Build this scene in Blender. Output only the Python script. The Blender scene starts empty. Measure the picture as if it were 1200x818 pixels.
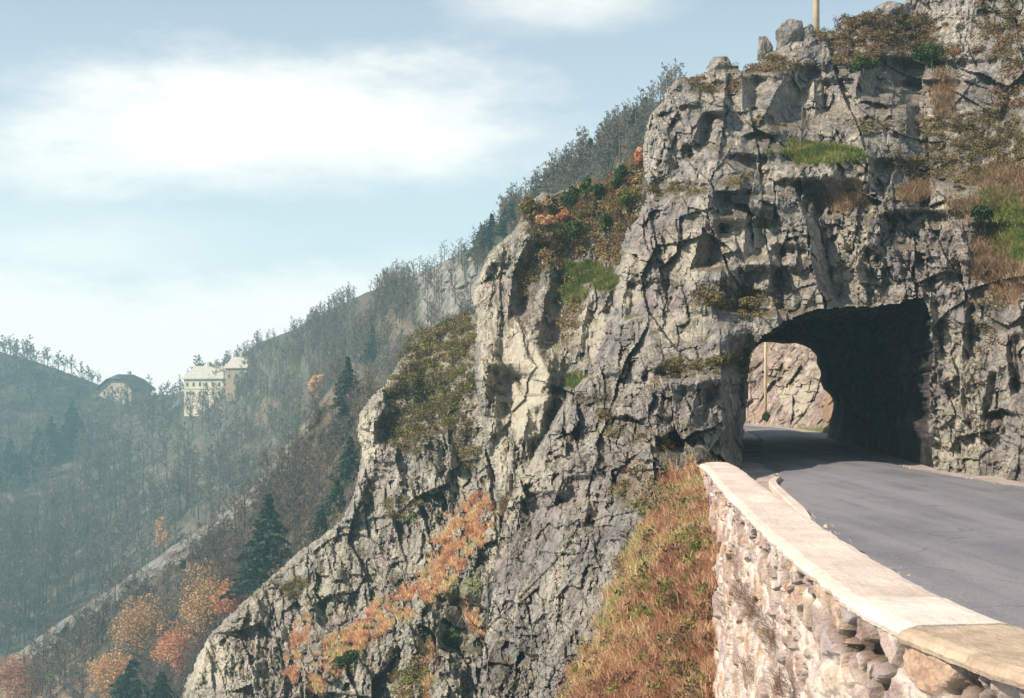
import bpy, math, random
import numpy as np
from mathutils import Vector, noise as mnoise
S = bpy.context.scene
C = S.collection
random.seed(7)
rng = np.random.default_rng(11)
PI = math.pi

# ------------------------------------------------------------------ camera, sky, sun, exposure
F, CX, HY, EYE = 1287.0, 600.0, 465.0, 2.0        # focal length in photo pixels, horizon row, eye height over the road
cam_d = bpy.data.cameras.new('camera'); cam = bpy.data.objects.new('camera', cam_d); C.objects.link(cam)
cam.location = (0, 0, EYE); cam.rotation_euler = (PI/2, 0, 0)
cam_d.sensor_width = 36.0; cam_d.lens = 36.0*F/1200.0; cam_d.shift_y = (HY-409.0)/1200.0
cam_d.clip_start = 0.1; cam_d.clip_end = 6000
S.camera = cam
SUN = Vector((-0.89, -0.37, 0.80)).normalized()
el = math.asin(SUN.z); az = math.atan2(SUN.x, SUN.y)
sl = bpy.data.lights.new('sun', 'SUN'); sl.energy = 5.0; sl.angle = math.radians(0.5); sl.color = (1.0, 0.89, 0.74)
so = bpy.data.objects.new('sun', sl); C.objects.link(so); so.rotation_euler = SUN.to_track_quat('Z', 'Y').to_euler()
S.view_settings.view_transform = 'Standard'; S.view_settings.look = 'None'
S.view_settings.exposure = 0.68; S.view_settings.gamma = 1.0
S.cycles.use_denoising = True
S.cycles.max_bounces = 5; S.cycles.diffuse_bounces = 3; S.cycles.glossy_bounces = 2; S.cycles.volume_bounces = 1; S.cycles.transparent_max_bounces = 4

W = bpy.data.worlds.new('World'); S.world = W; W.use_nodes = True
def N(nt, t, **k):
    n = nt.nodes.new(t)
    for a, b in k.items(): setattr(n, a, b)
    return n
def mth(nt, op, a, b=None, c=None, clamp=False):
    n = N(nt, 'ShaderNodeMath', operation=op, use_clamp=clamp)
    for i, v in enumerate((a, b, c)):
        if v is None: continue
        if isinstance(v, (int, float)): n.inputs[i].default_value = v
        else: nt.links.new(v, n.inputs[i])
    return n.outputs[0]
def ramp(nt, fac, stops):
    n = N(nt, 'ShaderNodeValToRGB'); nt.links.new(fac, n.inputs[0])
    e = n.color_ramp.elements
    while len(e) < len(stops): e.new(0.5)
    for i, (p, c) in enumerate(stops):
        e[i].position = p; e[i].color = (c, c, c, 1) if isinstance(c, (int, float)) else (*c, 1)
    return n.outputs[0]
def mix(nt, fac, a, b, mode='MIX'):
    n = N(nt, 'ShaderNodeMix', data_type='RGBA', blend_type=mode)
    for s, v in ((n.inputs[0], fac), (n.inputs[6], a), (n.inputs[7], b)):
        if isinstance(v, (int, float)): s.default_value = v if s.type == 'VALUE' else (v, v, v, 1)
        elif isinstance(v, tuple): s.default_value = (*v, 1)
        else: nt.links.new(v, s)
    return n.outputs[2]
def noise(nt, vec, scale, detail=4, rough=0.55, out='Fac'):
    n = N(nt, 'ShaderNodeTexNoise'); n.inputs['Scale'].default_value = scale
    n.inputs['Detail'].default_value = detail; n.inputs['Roughness'].default_value = rough
    if vec is not None: nt.links.new(vec, n.inputs['Vector'])
    return n.outputs[out]
def mapping(nt, vec, scale=(1,1,1), rot=(0,0,0), loc=(0,0,0)):
    n = N(nt, 'ShaderNodeMapping'); nt.links.new(vec, n.inputs[0])
    n.inputs['Scale'].default_value = scale; n.inputs['Rotation'].default_value = rot; n.inputs['Location'].default_value = loc
    return n.outputs[0]
def build_sky():
    nt = W.node_tree; nt.nodes.clear()
    sky = N(nt, 'ShaderNodeTexSky', sky_type='NISHITA', sun_disc=False, sun_elevation=el, sun_rotation=az)
    sky.air_density = 1.0; sky.dust_density = 1.6; sky.ozone_density = 1.0; sky.altitude = 900
    tc = N(nt, 'ShaderNodeTexCoord'); d = tc.outputs['Generated']
    sx = N(nt, 'ShaderNodeSeparateXYZ'); nt.links.new(d, sx.inputs[0])
    y = mth(nt, 'MAXIMUM', mth(nt, 'ABSOLUTE', sx.outputs[1]), 0.02)
    a = mth(nt, 'DIVIDE', sx.outputs[0], y); e = mth(nt, 'DIVIDE', sx.outputs[2], y)
    wn = noise(nt, mapping(nt, d, (3, 3, 9)), 1.6, 6, 0.6)
    wf = noise(nt, mapping(nt, d, (4, 4, 12), loc=(2, 1, 0)), 5.0, 8, 0.7)
    wob = mth(nt, 'ADD', mth(nt, 'MULTIPLY', mth(nt, 'SUBTRACT', wn, 0.5), 1.7), mth(nt, 'MULTIPLY', mth(nt, 'SUBTRACT', wf, 0.5), 0.6))
    tot = None
    for (ca, ce, ra, re, k) in ((-0.27, 0.245, 0.27, 0.066, 1.25), (-0.46, 0.07, 0.15, 0.075, 1.4), (-0.27, 0.035, 0.34, 0.095, 1.15), (-0.40, 0.13, 0.22, 0.05, 0.6), (0.05, 0.365, 0.10, 0.03, 0.6), (0.9, 0.2, 0.4, 0.06, 0.8), (-0.9, 0.3, 0.3, 0.06, 0.8)):
        qa = mth(nt, 'DIVIDE', mth(nt, 'SUBTRACT', a, ca), ra); qe = mth(nt, 'DIVIDE', mth(nt, 'SUBTRACT', e, ce), re)
        r = mth(nt, 'SQRT', mth(nt, 'ADD', mth(nt, 'MULTIPLY', qa, qa), mth(nt, 'MULTIPLY', qe, qe)))
        v = mth(nt, 'MULTIPLY', mth(nt, 'SUBTRACT', mth(nt, 'ADD', 1.25, wob), r), k)
        tot = v if tot is None else mth(nt, 'MAXIMUM', tot, v)
    cl = ramp(nt, tot, ((0.0, 0.0), (0.3, 0.22), (0.65, 0.66), (1.0, 1.0)))
    hz = ramp(nt, e, ((0.0, 0.95), (0.18, 0.7), (0.42, 0.30)))
    bg = N(nt, 'ShaderNodeBackground'); bg.inputs[1].default_value = 0.085
    c0 = mix(nt, hz, sky.outputs[0], (6.5, 7.1, 7.2))
    c1 = mix(nt, cl, c0, (9.3, 8.8, 8.2))
    nt.links.new(c1, bg.inputs[0])
    o = N(nt, 'ShaderNodeOutputWorld'); nt.links.new(bg.outputs[0], o.inputs[0])
build_sky()

# ------------------------------------------------------------------ small tools
def tag(o, label=None, cat=None, group=None, kind=None):
    if label: o['label'] = label
    if cat: o['category'] = cat
    if group: o['group'] = group
    if kind: o['kind'] = kind
    return o
def empty(name, loc, rz=0.0, s=1.0):
    o = bpy.data.objects.new(name, None); C.objects.link(o); o.location = loc; o.rotation_euler = (0, 0, rz); o.scale = (s, s, s); o.empty_display_size = 0.3
    return o
def copy_tree(o, parent=None):
    c = o.copy(); C.objects.link(c)
    if parent: c.parent = parent
    for ch in o.children: copy_tree(ch, c)
    return c
def mk(name, V, Fc, mats, parent=None, smooth=False, attrs=None, mi=None):
    """one mesh object from numpy arrays; Fc is (m,3), (m,4) or a list of such"""
    me = bpy.data.meshes.new(name)
    V = np.ascontiguousarray(V, dtype=np.float32)
    Fl = Fc if isinstance(Fc, list) else [Fc]
    Fl = [np.asarray(f, dtype=np.int32) for f in Fl if len(f)]
    nl = sum(f.size for f in Fl); nf = sum(len(f) for f in Fl)
    me.vertices.add(len(V)); me.vertices.foreach_set('co', V.ravel())
    me.loops.add(nl); me.polygons.add(nf)
    me.loops.foreach_set('vertex_index', np.concatenate([f.ravel() for f in Fl]))
    cnt = np.concatenate([np.full(len(f), f.shape[1]) for f in Fl])
    st = np.zeros(nf, dtype=np.int32); st[1:] = np.cumsum(cnt)[:-1]
    me.polygons.foreach_set('loop_start', st)
    me.polygons.foreach_set('use_smooth', np.full(nf, bool(smooth)))
    for m in (mats if isinstance(mats, (list, tuple)) else [mats]): me.materials.append(m)
    if mi is not None: me.polygons.foreach_set('material_index', np.asarray(mi, dtype=np.int32))
    for an, (typ, arr) in (attrs or {}).items():
        at = me.attributes.new(an, typ, 'POINT')
        at.data.foreach_set('color' if typ == 'FLOAT_COLOR' else 'value', np.ascontiguousarray(arr, dtype=np.float32).ravel())
    me.update(calc_edges=True)
    o = bpy.data.objects.new(name, me); C.objects.link(o)
    if parent: o.parent = parent
    return o
class MB:
    """collects boxes, tubes and quads into one mesh"""
    def __init__(s): s.v = []; s.q = []; s.t = []; s.n = 0
    def add(s, V, Q=(), T=()):
        V = np.asarray(V, float)
        if len(Q): s.q.append(np.asarray(Q)+s.n)
        if len(T): s.t.append(np.asarray(T)+s.n)
        s.v.append(V); s.n += len(V)
    def box(s, lo, hi):
        (a, b, c), (x, y, z) = lo, hi
        V = [(a,b,c),(x,b,c),(x,y,c),(a,y,c),(a,b,z),(x,b,z),(x,y,z),(a,y,z)]
        s.add(V, [(0,3,2,1),(4,5,6,7),(0,1,5,4),(1,2,6,5),(2,3,7,6),(3,0,4,7)])
    def hexa(s, V):
        s.add(V, [(0,3,2,1),(4,5,6,7),(0,1,5,4),(1,2,6,5),(2,3,7,6),(3,0,4,7)])
    def tube(s, pts, rad, k=6, cap=True):
        pts = np.asarray(pts, float); n = len(pts); V = []; Q = []
        for i in range(n):
            t = pts[min(i+1, n-1)]-pts[max(i-1, 0)]; t = t/(np.linalg.norm(t)+1e-9)
            u = np.cross(t, (0.3, 0.9, 0.31)); u /= (np.linalg.norm(u)+1e-9); w = np.cross(t, u)
            for j in range(k):
                an = 2*PI*j/k; V.append(pts[i]+rad[i]*(math.cos(an)*u+math.sin(an)*w))
        for i in range(n-1):
            for j in range(k): Q.append((i*k+j, i*k+(j+1) % k, (i+1)*k+(j+1) % k, (i+1)*k+j))
        T = []
        if cap:
            V.append(pts[-1]); T += [((n-1)*k+j, (n-1)*k+(j+1) % k, n*k) for j in range(k)]
            V.append(pts[0]); T += [((j+1) % k, j, n*k+1) for j in range(k)]
        s.add(V, Q, T)
    def arrays(s):
        V = np.concatenate(s.v); fl = []
        if s.q: fl.append(np.concatenate(s.q))
        if s.t: fl.append(np.concatenate(s.t))
        return V, fl
    def build(s, name, mat, parent=None, smooth=False):
        V, fl = s.arrays(); return mk(name, V, fl, mat, parent, smooth)
def px(u, v, d):
    return (np.asarray((np.asarray(u)-CX)/F*d), np.asarray(d), np.asarray(EYE+(HY-np.asarray(v))/F*d))
def sst(a, b, x):
    t = np.clip((x-a)/(b-a), 0, 1); return t*t*(3-2*t)

# numpy noises
def h01(ix, iy, seed):
    h = (ix.astype(np.int64)*374761393 + iy.astype(np.int64)*668265263 + seed*1442695041) & 0xFFFFFFFF
    h = ((h ^ (h >> 13))*1274126177) & 0xFFFFFFFF
    h = ((h ^ (h >> 16))*2246822519) & 0xFFFFFFFF
    return ((h ^ (h >> 15)) & 0xFFFFFF)/16777216.0
def gn(x, y, seed):
    ix = np.floor(x); iy = np.floor(y); fx = x-ix; fy = y-iy
    ux = fx*fx*fx*(fx*(fx*6-15)+10); uy = fy*fy*fy*(fy*(fy*6-15)+10)
    def g(a, b):
        t = h01(ix+a, iy+b, seed)*2*PI; return np.cos(t)*(fx-a)+np.sin(t)*(fy-b)
    n0 = g(0,0)*(1-ux)+g(1,0)*ux; n1 = g(0,1)*(1-ux)+g(1,1)*ux
    return (n0*(1-uy)+n1*uy)*1.5
def fbm(x, y, seed, o=4, r=0.5):
    s = 0; a = 1.0; t = 0
    for i in range(o):
        s = s+a*gn(x*2**i+17.3*i, y*2**i-9.1*i, seed+i); t += a; a *= r
    return s/t
def vor(x, y, seed):
    ix = np.floor(x); iy = np.floor(y)
    f1 = np.full(x.shape, 9.0); f2 = np.full(x.shape, 9.0)
    bx = np.zeros_like(x); by = np.zeros_like(x); dx1 = np.zeros_like(x); dy1 = np.zeros_like(x)
    for a in (-1, 0, 1):
        for b in (-1, 0, 1):
            cx = ix+a; cy = iy+b
            dx = x-(cx+0.1+0.8*h01(cx, cy, seed)); dy = y-(cy+0.1+0.8*h01(cx, cy, seed+91))
            d = np.sqrt(dx*dx+dy*dy)
            m = d < f1
            f2 = np.where(m, f1, np.minimum(f2, d)); f1 = np.where(m, d, f1)
            bx = np.where(m, cx, bx); by = np.where(m, cy, by); dx1 = np.where(m, dx, dx1); dy1 = np.where(m, dy, dy1)
    return f1, f2, bx, by, dx1, dy1
def rock(X, Z, seed, dip=0.18, scales=((5.5, 8.0, 0.85), (2.2, 3.6, 0.72), (0.95, 1.5, 0.50), (0.42, 0.64, 0.30), (0.19, 0.27, 0.13)), tilt=1.0):
    """faceted, jointed rock: offset in metres, positive = farther into the hill"""
    c, s = math.cos(dip), math.sin(dip)
    xr = X*c+Z*s; zr = -X*s+Z*c
    tot = np.zeros_like(X); zone = sst(-.22, .25, fbm(X/5.5, Z/7.0, seed+61, 3))
    for (q, sp, am0, wv) in ((xr, 2.7, .75, Z), (zr, 3.9, .35, X)):
        t = q/sp+0.12*fbm(X/3.2, Z/3.2, seed+62, 4); k = np.floor(t); tot = tot+am0*(h01(k, np.floor(wv/9.0+.5*gn(q/6, wv/6, seed+63)), seed+64)-.5)
    for i, (w, h, a) in enumerate(scales):
        sd = seed+i*1000; am = a
        if i: a = a*(0.30+1.15*sst(-.28, .28, fbm(X/(w*2.6), Z/(h*2.0), sd+60, 3)))
        if i >= 2: a = a*(0.50+0.75*zone)
        wx = xr+0.17*w*fbm(X/w*0.8, Z/w*0.8, sd+5, 3); wz = zr+0.17*h*fbm(X/w*0.8+31, Z/w*0.8, sd+6, 3)
        f1, f2, bx, by, dx, dy = vor(wx/w, wz/h, sd)
        o = h01(bx, by, sd+3)*2-1
        r = h01(bx, by, sd+4); g = np.where(r < 0.62, -0.35-0.9*r, 0.5+1.6*(r-0.62)/0.38)
        gz = -0.25+1.15*h01(bx, by, sd+7)
        tot = tot+a*(0.62*o+1.15*tilt*(g*dx+gz*dy))
        if i >= 3: tot = tot+a*0.4*np.exp(-((f2-f1)/0.06)**2)*(h01(bx, by, sd+8) < 0.3)
    tot = tot+0.26*(.75+.5*zone)*fbm(X*1.3, Z*1.0, seed+50, 7, 0.70)
    return tot
def pits(X, Z, seed):
    m = sst(-.15, .2, fbm(X/4.0, Z/5.0, seed+70, 3)); o = 0
    for i, (w, h, a) in enumerate(((0.75, 0.95, .55), (0.36, 0.42, .34), (0.17, 0.2, .17))):
        f1, f2, bx, by, dx, dy = vor(X/w+.5*fbm(X/w, Z/h, seed+71, 3), Z/h+.5*fbm(X/w+7, Z/h, seed+72, 3), seed+73+i)
        o = o+a*((h01(bx, by, seed+80+i)-.45)+(h01(bx, by, seed+84+i)*1.6-.7)*dx+(h01(bx, by, seed+88+i)-.3)*dy)
    return m*o
def inpoly(poly, U, V):
    P = np.asarray(poly, float); ins = np.zeros(U.shape, bool); n = len(P)
    for i in range(n):
        x0, y0 = P[i]; x1, y1 = P[(i+1) % n]
        if y0 == y1: continue
        c = ((y0 > V) != (y1 > V)) & (U < (x1-x0)*(V-y0)/(y1-y0)+x0); ins ^= c
    return ins
def sdist(poly, U, V, closed=True):
    P = np.asarray(poly, float); D = np.full(U.shape, 1e9); n = len(P)
    for i in range(n if closed else n-1):
        a = P[i]; b = P[(i+1) % n]; e = b-a; L = e@e+1e-9
        t = np.clip(((U-a[0])*e[0]+(V-a[1])*e[1])/L, 0, 1)
        D = np.minimum(D, np.hypot(U-a[0]-t*e[0], V-a[1]-t*e[1]))
    return D
class RBF:
    def __init__(s, pts):
        P = np.asarray(pts, float); s.P = P[:, :2]/100; n = len(P)
        r = np.linalg.norm(s.P[:, None]-s.P[None], axis=2)
        A = np.zeros((n+3, n+3)); A[:n, :n] = r; A[:n, n] = 1; A[:n, n+1:] = s.P; A[n, :n] = 1; A[n+1:, :n] = s.P.T
        A[:n, :n] += np.eye(n)*0.02
        s.w = np.linalg.solve(A, np.concatenate([P[:, 2], np.zeros(3)]))
    def __call__(s, U, V):
        u = np.asarray(U, float)/100; v = np.asarray(V, float)/100; n = len(s.P)
        o = s.w[n]+s.w[n+1]*u+s.w[n+2]*v
        for i in range(n): o = o+s.w[i]*np.hypot(u-s.P[i, 0], v-s.P[i, 1])
        return o
def step_face(D, U, V, line, wpx, amp, tail=2.0):
    """a rock face that turns away to the right of a crest line (photo pixels), amp metres deep"""
    L = np.asarray(line, float); v0, v1 = L[:, 1].min(), L[:, 1].max(); o = np.argsort(L[:, 1])
    wob = 3.5*fbm(U/14.0, V/14.0, int(abs(L[0, 0])*7) % 9999, 3)
    s = U-np.interp(V, L[o, 1], L[o, 0])+wob
    hh = max(6.0, (v1-v0)*0.25)
    win = sst(v0-hh*0.6, v0+hh*0.4, V)*(1-sst(v1-hh*0.4, v1+hh*0.6, V))
    pr = np.where(s < 0, 0.0, np.where(s < wpx, s/wpx, np.exp(-np.maximum(s-wpx, 0)/(tail*wpx))))
    lead = np.where(s < 0, -0.25*np.exp(s/(1.5*wpx)), 0.0)
    return D+amp*win*(pr+lead)
def overhang(D, U, V, line, hpx, amp):
    """rock set back below a line that runs across"""
    L = np.asarray(line, float); o = np.argsort(L[:, 0]); u0, u1 = L[:, 0].min(), L[:, 0].max()
    wob = 4*fbm(U/12.0, V/12.0, int(abs(L[0, 1])*13) % 9999, 3)
    s = V-np.interp(U, L[o, 0], L[o, 1])+wob; ww = max(5.0, (u1-u0)*0.25)
    win = sst(u0-ww*0.5, u0+ww*0.5, U)*(1-sst(u1-ww*0.5, u1+ww*0.5, U))
    return D+amp*win*np.where(s < 0, -0.2*np.exp(s/hpx), np.exp(-s/hpx)*sst(0, 2.5, s))
def ledge(D, U, V, line, th, amp, up=90.0):
    """a shelf: above the line the rock stands back by amp"""
    L = np.asarray(line, float); o = np.argsort(L[:, 0]); u0, u1 = L[:, 0].min(), L[:, 0].max()
    s = np.interp(U, L[o, 0], L[o, 1])-V+3*fbm(U/20.0, V/20.0, 71, 3); ww = max(8.0, (u1-u0)*0.3)
    win = sst(u0-ww*0.5, u0+ww*0.5, U)*(1-sst(u1-ww*0.5, u1+ww*0.5, U))
    return D+amp*win*sst(-th*0.5, th*0.5, s)*np.exp(-np.maximum(s-th, 0)/up)
def blobs(U, V, lst, seed, k=0.45):
    o = np.zeros(U.shape); nz = fbm(U/26.0, V/26.0, seed, 4, 0.6)
    for (cu, cv, ru, rv, *w) in lst:
        r = np.hypot((U-cu)/ru, (V-cv)/rv); o = np.maximum(o, (w[0] if w else 1.0)*sst(1.25, 0.75, r+k*1.6*nz))
    return o
def band(U, V, lst, seed):
    o = np.zeros(U.shape); nz = fbm(U/18.0, V/18.0, seed, 4, 0.6)
    for (line, w, k) in lst:
        o = np.maximum(o, k*sst(1.3, 0.6, sdist(line, U, V, False)/w+0.7*nz))
    return o
LAY = {}
class Layer:
    """a sheet of hillside or cliff: a grid over directions as seen from the road, each with its own real distance"""
    def __init__(s, u0, u1, v0, v1, step):
        s.us = np.arange(u0, u1, step); s.vs = np.arange(v0, v1, step); s.step = step
        s.U, s.V = np.meshgrid(s.us, s.vs)
    def finish(s, name, keep, mat, cover, skirt=(0, 6.0, -2.0), smooth=False, skirt_v=820, skirt_u=1e9):
        U, V, D = s.U, s.V, s.D; H, Wd = U.shape
        idx = np.full(U.shape, -1, dtype=np.int64)
        fk = keep[:-1, :-1] & keep[1:, :-1] & keep[:-1, 1:] & keep[1:, 1:]
        used = np.zeros(U.shape, bool)
        for a in (slice(0, -1), slice(1, None)):
            for b in (slice(0, -1), slice(1, None)): used[a, b] |= fk
        idx[used] = np.arange(used.sum())
        x, y, z = px(U, V, D)
        P = np.stack([x[used], y[used], z[used]], 1)
        q = np.stack([idx[1:, :-1][fk], idx[1:, 1:][fk], idx[:-1, 1:][fk], idx[:-1, :-1][fk]], 1)
        cov = cover[used]
        # back skirt along the outline gives the mass its thickness
        e = np.concatenate([q[:, [0, 1]], q[:, [1, 2]], q[:, [2, 3]], q[:, [3, 0]]])
        key = np.minimum(e[:, 0], e[:, 1])*len(P)+np.maximum(e[:, 0], e[:, 1])
        _, inv, ct = np.unique(key, return_inverse=True, return_counts=True)
        be = e[ct[inv] == 1]
        vv = V[used]; uu = U[used]
        be = be[(vv[be[:, 0]] < skirt_v) & (vv[be[:, 1]] < skirt_v) & (uu[be[:, 0]] < skirt_u) & (uu[be[:, 1]] < skirt_u)]
        Q = [q]
        if len(be) and skirt:
            bv = np.unique(be); mp = np.full(len(P), -1); n0 = len(P); last = bv
            for k in (0.4, 1.0):
                mp2 = np.full(len(P)+2*len(bv)+5, -1); mp2[bv] = n0+np.arange(len(bv))
                off = np.array([skirt[0], skirt[1], skirt[2]])*k
                off = np.repeat(off[None], len(bv), 0); off[:, 2] *= (1.0 if k == 1.0 else 0.35)
                NP = P[bv]+off
                prev = {0: bv}
                if k == 0.4: Q.append(np.stack([be[:, 1], be[:, 0], mp2[be[:, 0]], mp2[be[:, 1]]], 1)); m1 = mp2
                else: Q.append(np.stack([m1[be[:, 1]], m1[be[:, 0]], mp2[be[:, 0]], mp2[be[:, 1]]], 1))
                if k == 0.4: add1 = NP
                else: add2 = NP
                n0 += len(bv)
            cov = np.concatenate([cov, cov[bv], cov[bv]])
            P = np.concatenate([P, add1, add2])
        o = mk(name, P, [np.concatenate(Q)], mat, None, smooth, {'cover': ('FLOAT_COLOR', cov)})
        tag(o, kind='structure'); s.used = used; s.cover = cover; LAY[name] = s
        return o
    def at(s, u, v):
        j = int(np.clip(round((u-s.us[0])/s.step), 0, len(s.us)-1)); i = int(np.argmin(np.abs(s.V[:, j]-v)))
        d = float(s.D[i, j]); x, y, z = px(s.us[j], s.V[i, j], d); return Vector((float(x), float(y), float(z)))
    def sample(s, w, n, r):
        """n surface points drawn by weight w, with distance"""
        rowh = np.abs(np.gradient(s.V, axis=0)); p = (w*s.used*rowh).ravel()*(s.D.ravel()**2); p = p/p.sum(); k = r.choice(len(p), n, p=p)
        ju = s.U.ravel()[k]+r.uniform(-.5, .5, n)*s.step; jv = s.V.ravel()[k]+r.uniform(-.5, .5, n)*s.step; d = s.D.ravel()[k]
        x, y, z = px(ju, jv, d); return np.stack([x, y, z], 1), d, k

# ------------------------------------------------------------------ materials
def newmat(name):
    m = bpy.data.materials.new(name); m.use_nodes = True; nt = m.node_tree; nt.nodes.clear()
    b = N(nt, 'ShaderNodeBsdfPrincipled'); o = N(nt, 'ShaderNodeOutputMaterial'); nt.links.new(b.outputs[0], o.inputs[0])
    b.inputs['Roughness'].default_value = 0.9; b.inputs['Specular IOR Level'].default_value = 0.15
    return m, nt, b
def bump(nt, b, h, dist, strength=1.0, prev=None):
    n = N(nt, 'ShaderNodeBump'); n.inputs['Distance'].default_value = dist; n.inputs['Strength'].default_value = strength
    nt.links.new(h, n.inputs['Height'])
    if prev is not None: nt.links.new(prev, n.inputs['Normal'])
    nt.links.new(n.outputs[0], b.inputs['Normal']); return n.outputs[0]
def ground_mat(name, rocky=1.0, fine=1.0, dark=(0.15, 0.138, 0.138), mid=(0.355, 0.33, 0.318), light=(0.59, 0.53, 0.435), cream=(0.62, 0.56, 0.43), litter=(0.13, 0.105, 0.085), moss_lo=0.68, moss_hi=0.95):
    m, nt, b = newmat(name)
    tc = N(nt, 'ShaderNodeTexCoord'); P = tc.outputs['Object']; g = N(nt, 'ShaderNodeNewGeometry')
    sx = N(nt, 'ShaderNodeSeparateXYZ'); nt.links.new(g.outputs['Normal'], sx.inputs[0]); nz = sx.outputs[2]
    at = N(nt, 'ShaderNodeAttribute', attribute_name='cover'); cs = N(nt, 'ShaderNodeSeparateColor'); nt.links.new(at.outputs['Color'], cs.inputs[0])
    n1 = noise(nt, P, 0.55*fine, 9, 0.68); base = ramp(nt, n1, ((0.30, dark), (0.46, mid), (0.62, light)))
    n2 = noise(nt, mapping(nt, P, (1, 1, 0.45), loc=(3, 1, 7)), 0.22*fine, 5, 0.6); cr = ramp(nt, n2, ((0.55, 0.0), (0.68, 0.75)))
    base = mix(nt, mth(nt, 'MAXIMUM', cr, mth(nt, 'MULTIPLY', at.outputs['Alpha'], 0.9)), base, mix(nt, noise(nt, P, 2.2*fine, 6, 0.7), cream, (0.46, 0.425, 0.36)))
    ol = ramp(nt, noise(nt, mapping(nt, P, loc=(21, 15, 2)), 0.9*fine, 7, 0.7), ((0.54, 0.0), (0.68, 0.45))); base = mix(nt, ol, base, (0.28, 0.25, 0.15))
    pk = ramp(nt, noise(nt, mapping(nt, P, loc=(11, 5, 2)), 0.30*fine, 5), ((0.48, 0.0), (0.66, 0.65))); base = mix(nt, pk, base, mix(nt, noise(nt, P, 1.9*fine, 6, 0.7), (0.24, 0.19, 0.20), (0.56, 0.43, 0.39)))
    st = noise(nt, mapping(nt, P, (2.4, 2.4, 0.28)), 1.1*fine, 6, 0.6); base = mix(nt, ramp(nt, st, ((0.50, 0.0), (0.66, 0.6))), base, (0.07, 0.07, 0.072))
    fn = noise(nt, P, 4.0*fine, 9, 0.8); base = mix(nt, 1.0, base, ramp(nt, fn, ((0.32, 0.45), (0.5, 1.0), (0.68, 1.45))), 'MULTIPLY')
    lk = ramp(nt, noise(nt, mapping(nt, P, loc=(5, 8, 3)), 3.2*fine, 9, 0.78), ((0.50, 0.0), (0.60, 0.60))); base = mix(nt, lk, base, (0.085, 0.085, 0.08))
    v = N(nt, 'ShaderNodeTexVoronoi', feature='DISTANCE_TO_EDGE'); v.inputs['Scale'].default_value = 1.7*fine
    wv = N(nt, 'ShaderNodeVectorMath', operation='ADD'); nt.links.new(P, wv.inputs[0]); nt.links.new(noise(nt, P, 1.2*fine, 5, 0.6, 'Color'), wv.inputs[1])
    nt.links.new(mapping(nt, wv.outputs[0], (1, 1, 0.6), (0, 0.3, 0)), v.inputs['Vector'])
    ck = ramp(nt, v.outputs['Distance'], ((0.0, 0.0), (0.045, 1.0))); ckm = ramp(nt, noise(nt, P, 0.9*fine, 4), ((0.34, 1.0), (0.44, 0.0)))
    ckf = mth(nt, 'MAXIMUM', ck, mth(nt, 'SUBTRACT', 1.0, ckm)); base = mix(nt, 1.0, base, ramp(nt, ckf, ((0.0, 0.75), (1.0, 1.0))), 'MULTIPLY')
    base = mix(nt, mth(nt, 'MULTIPLY', at.outputs['Alpha'], 0.62), base, mix(nt, fn, (0.50, 0.45, 0.35), (0.78, 0.71, 0.56)))
    # moss, litter and dry heather where the rock lies flat
    mo = mth(nt, 'MULTIPLY', ramp(nt, nz, ((moss_lo, 0.0), (moss_hi, 1.0))), ramp(nt, noise(nt, P, 1.3*fine, 6, 0.7), ((0.38, 0.0), (0.55, 1.0))))
    olive = mix(nt, noise(nt, P, 3.0*fine, 6, 0.7), (0.10, 0.085, 0.035), (0.20, 0.15, 0.075))
    base = mix(nt, mth(nt, 'MULTIPLY', mo, 0.85), base, olive)
    vn = noise(nt, P, 4.0*fine, 7, 0.75)
    her = mix(nt, ramp(nt, vn, ((0.35, 0.0), (0.65, 1.0))), (0.07, 0.062, 0.032), mix(nt, noise(nt, P, 1.5*fine, 4), (0.24, 0.18, 0.09), (0.25, 0.15, 0.10)))
    org = mix(nt, ramp(nt, vn, ((0.3, 0.0), (0.7, 1.0))), (0.26, 0.15, 0.09), mix(nt, noise(nt, P, 0.8*fine, 4), (0.48, 0.28, 0.17), (0.50, 0.40, 0.25)))
    grn = mix(nt, ramp(nt, vn, ((0.3, 0.0), (0.7, 1.0))), (0.045, 0.085, 0.02), (0.20, 0.24, 0.05))
    base = mix(nt, cs.outputs[2], base, her); base = mix(nt, cs.outputs[1], base, org); base = mix(nt, cs.outputs[0], base, grn)
    nt.links.new(base, b.inputs['Base Color'])
    h1 = noise(nt, P, 2.6*fine, 9, 0.7)
    p = bump(nt, b, h1, 0.30/fine, 0.9); p = bump(nt, b, ckf, 0.03/fine, 0.4, p); bump(nt, b, noise(nt, P, 11*fine, 7, 0.75), 0.09/fine, 1.0, p)
    return m
M_CLIFF = ground_mat('cliff_rock')
M_CRAG = ground_mat('crag_rock', dark=(0.125, 0.12, 0.115), mid=(0.34, 0.32, 0.285), light=(0.57, 0.52, 0.415), moss_lo=0.6, moss_hi=0.92)
M_BORE = ground_mat('shade_toned_tunnel_rock', dark=(0.010, 0.010, 0.012), mid=(0.024, 0.024, 0.027), light=(0.04, 0.04, 0.04), cream=(0.05, 0.048, 0.042))  # near-black rock colours: the bore's deep shade is painted into the base colour
M_FARROCK = ground_mat('far_roadside_rock', mid=(0.42, 0.31, 0.26), light=(0.60, 0.47, 0.38), cream=(0.60, 0.50, 0.35))
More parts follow.
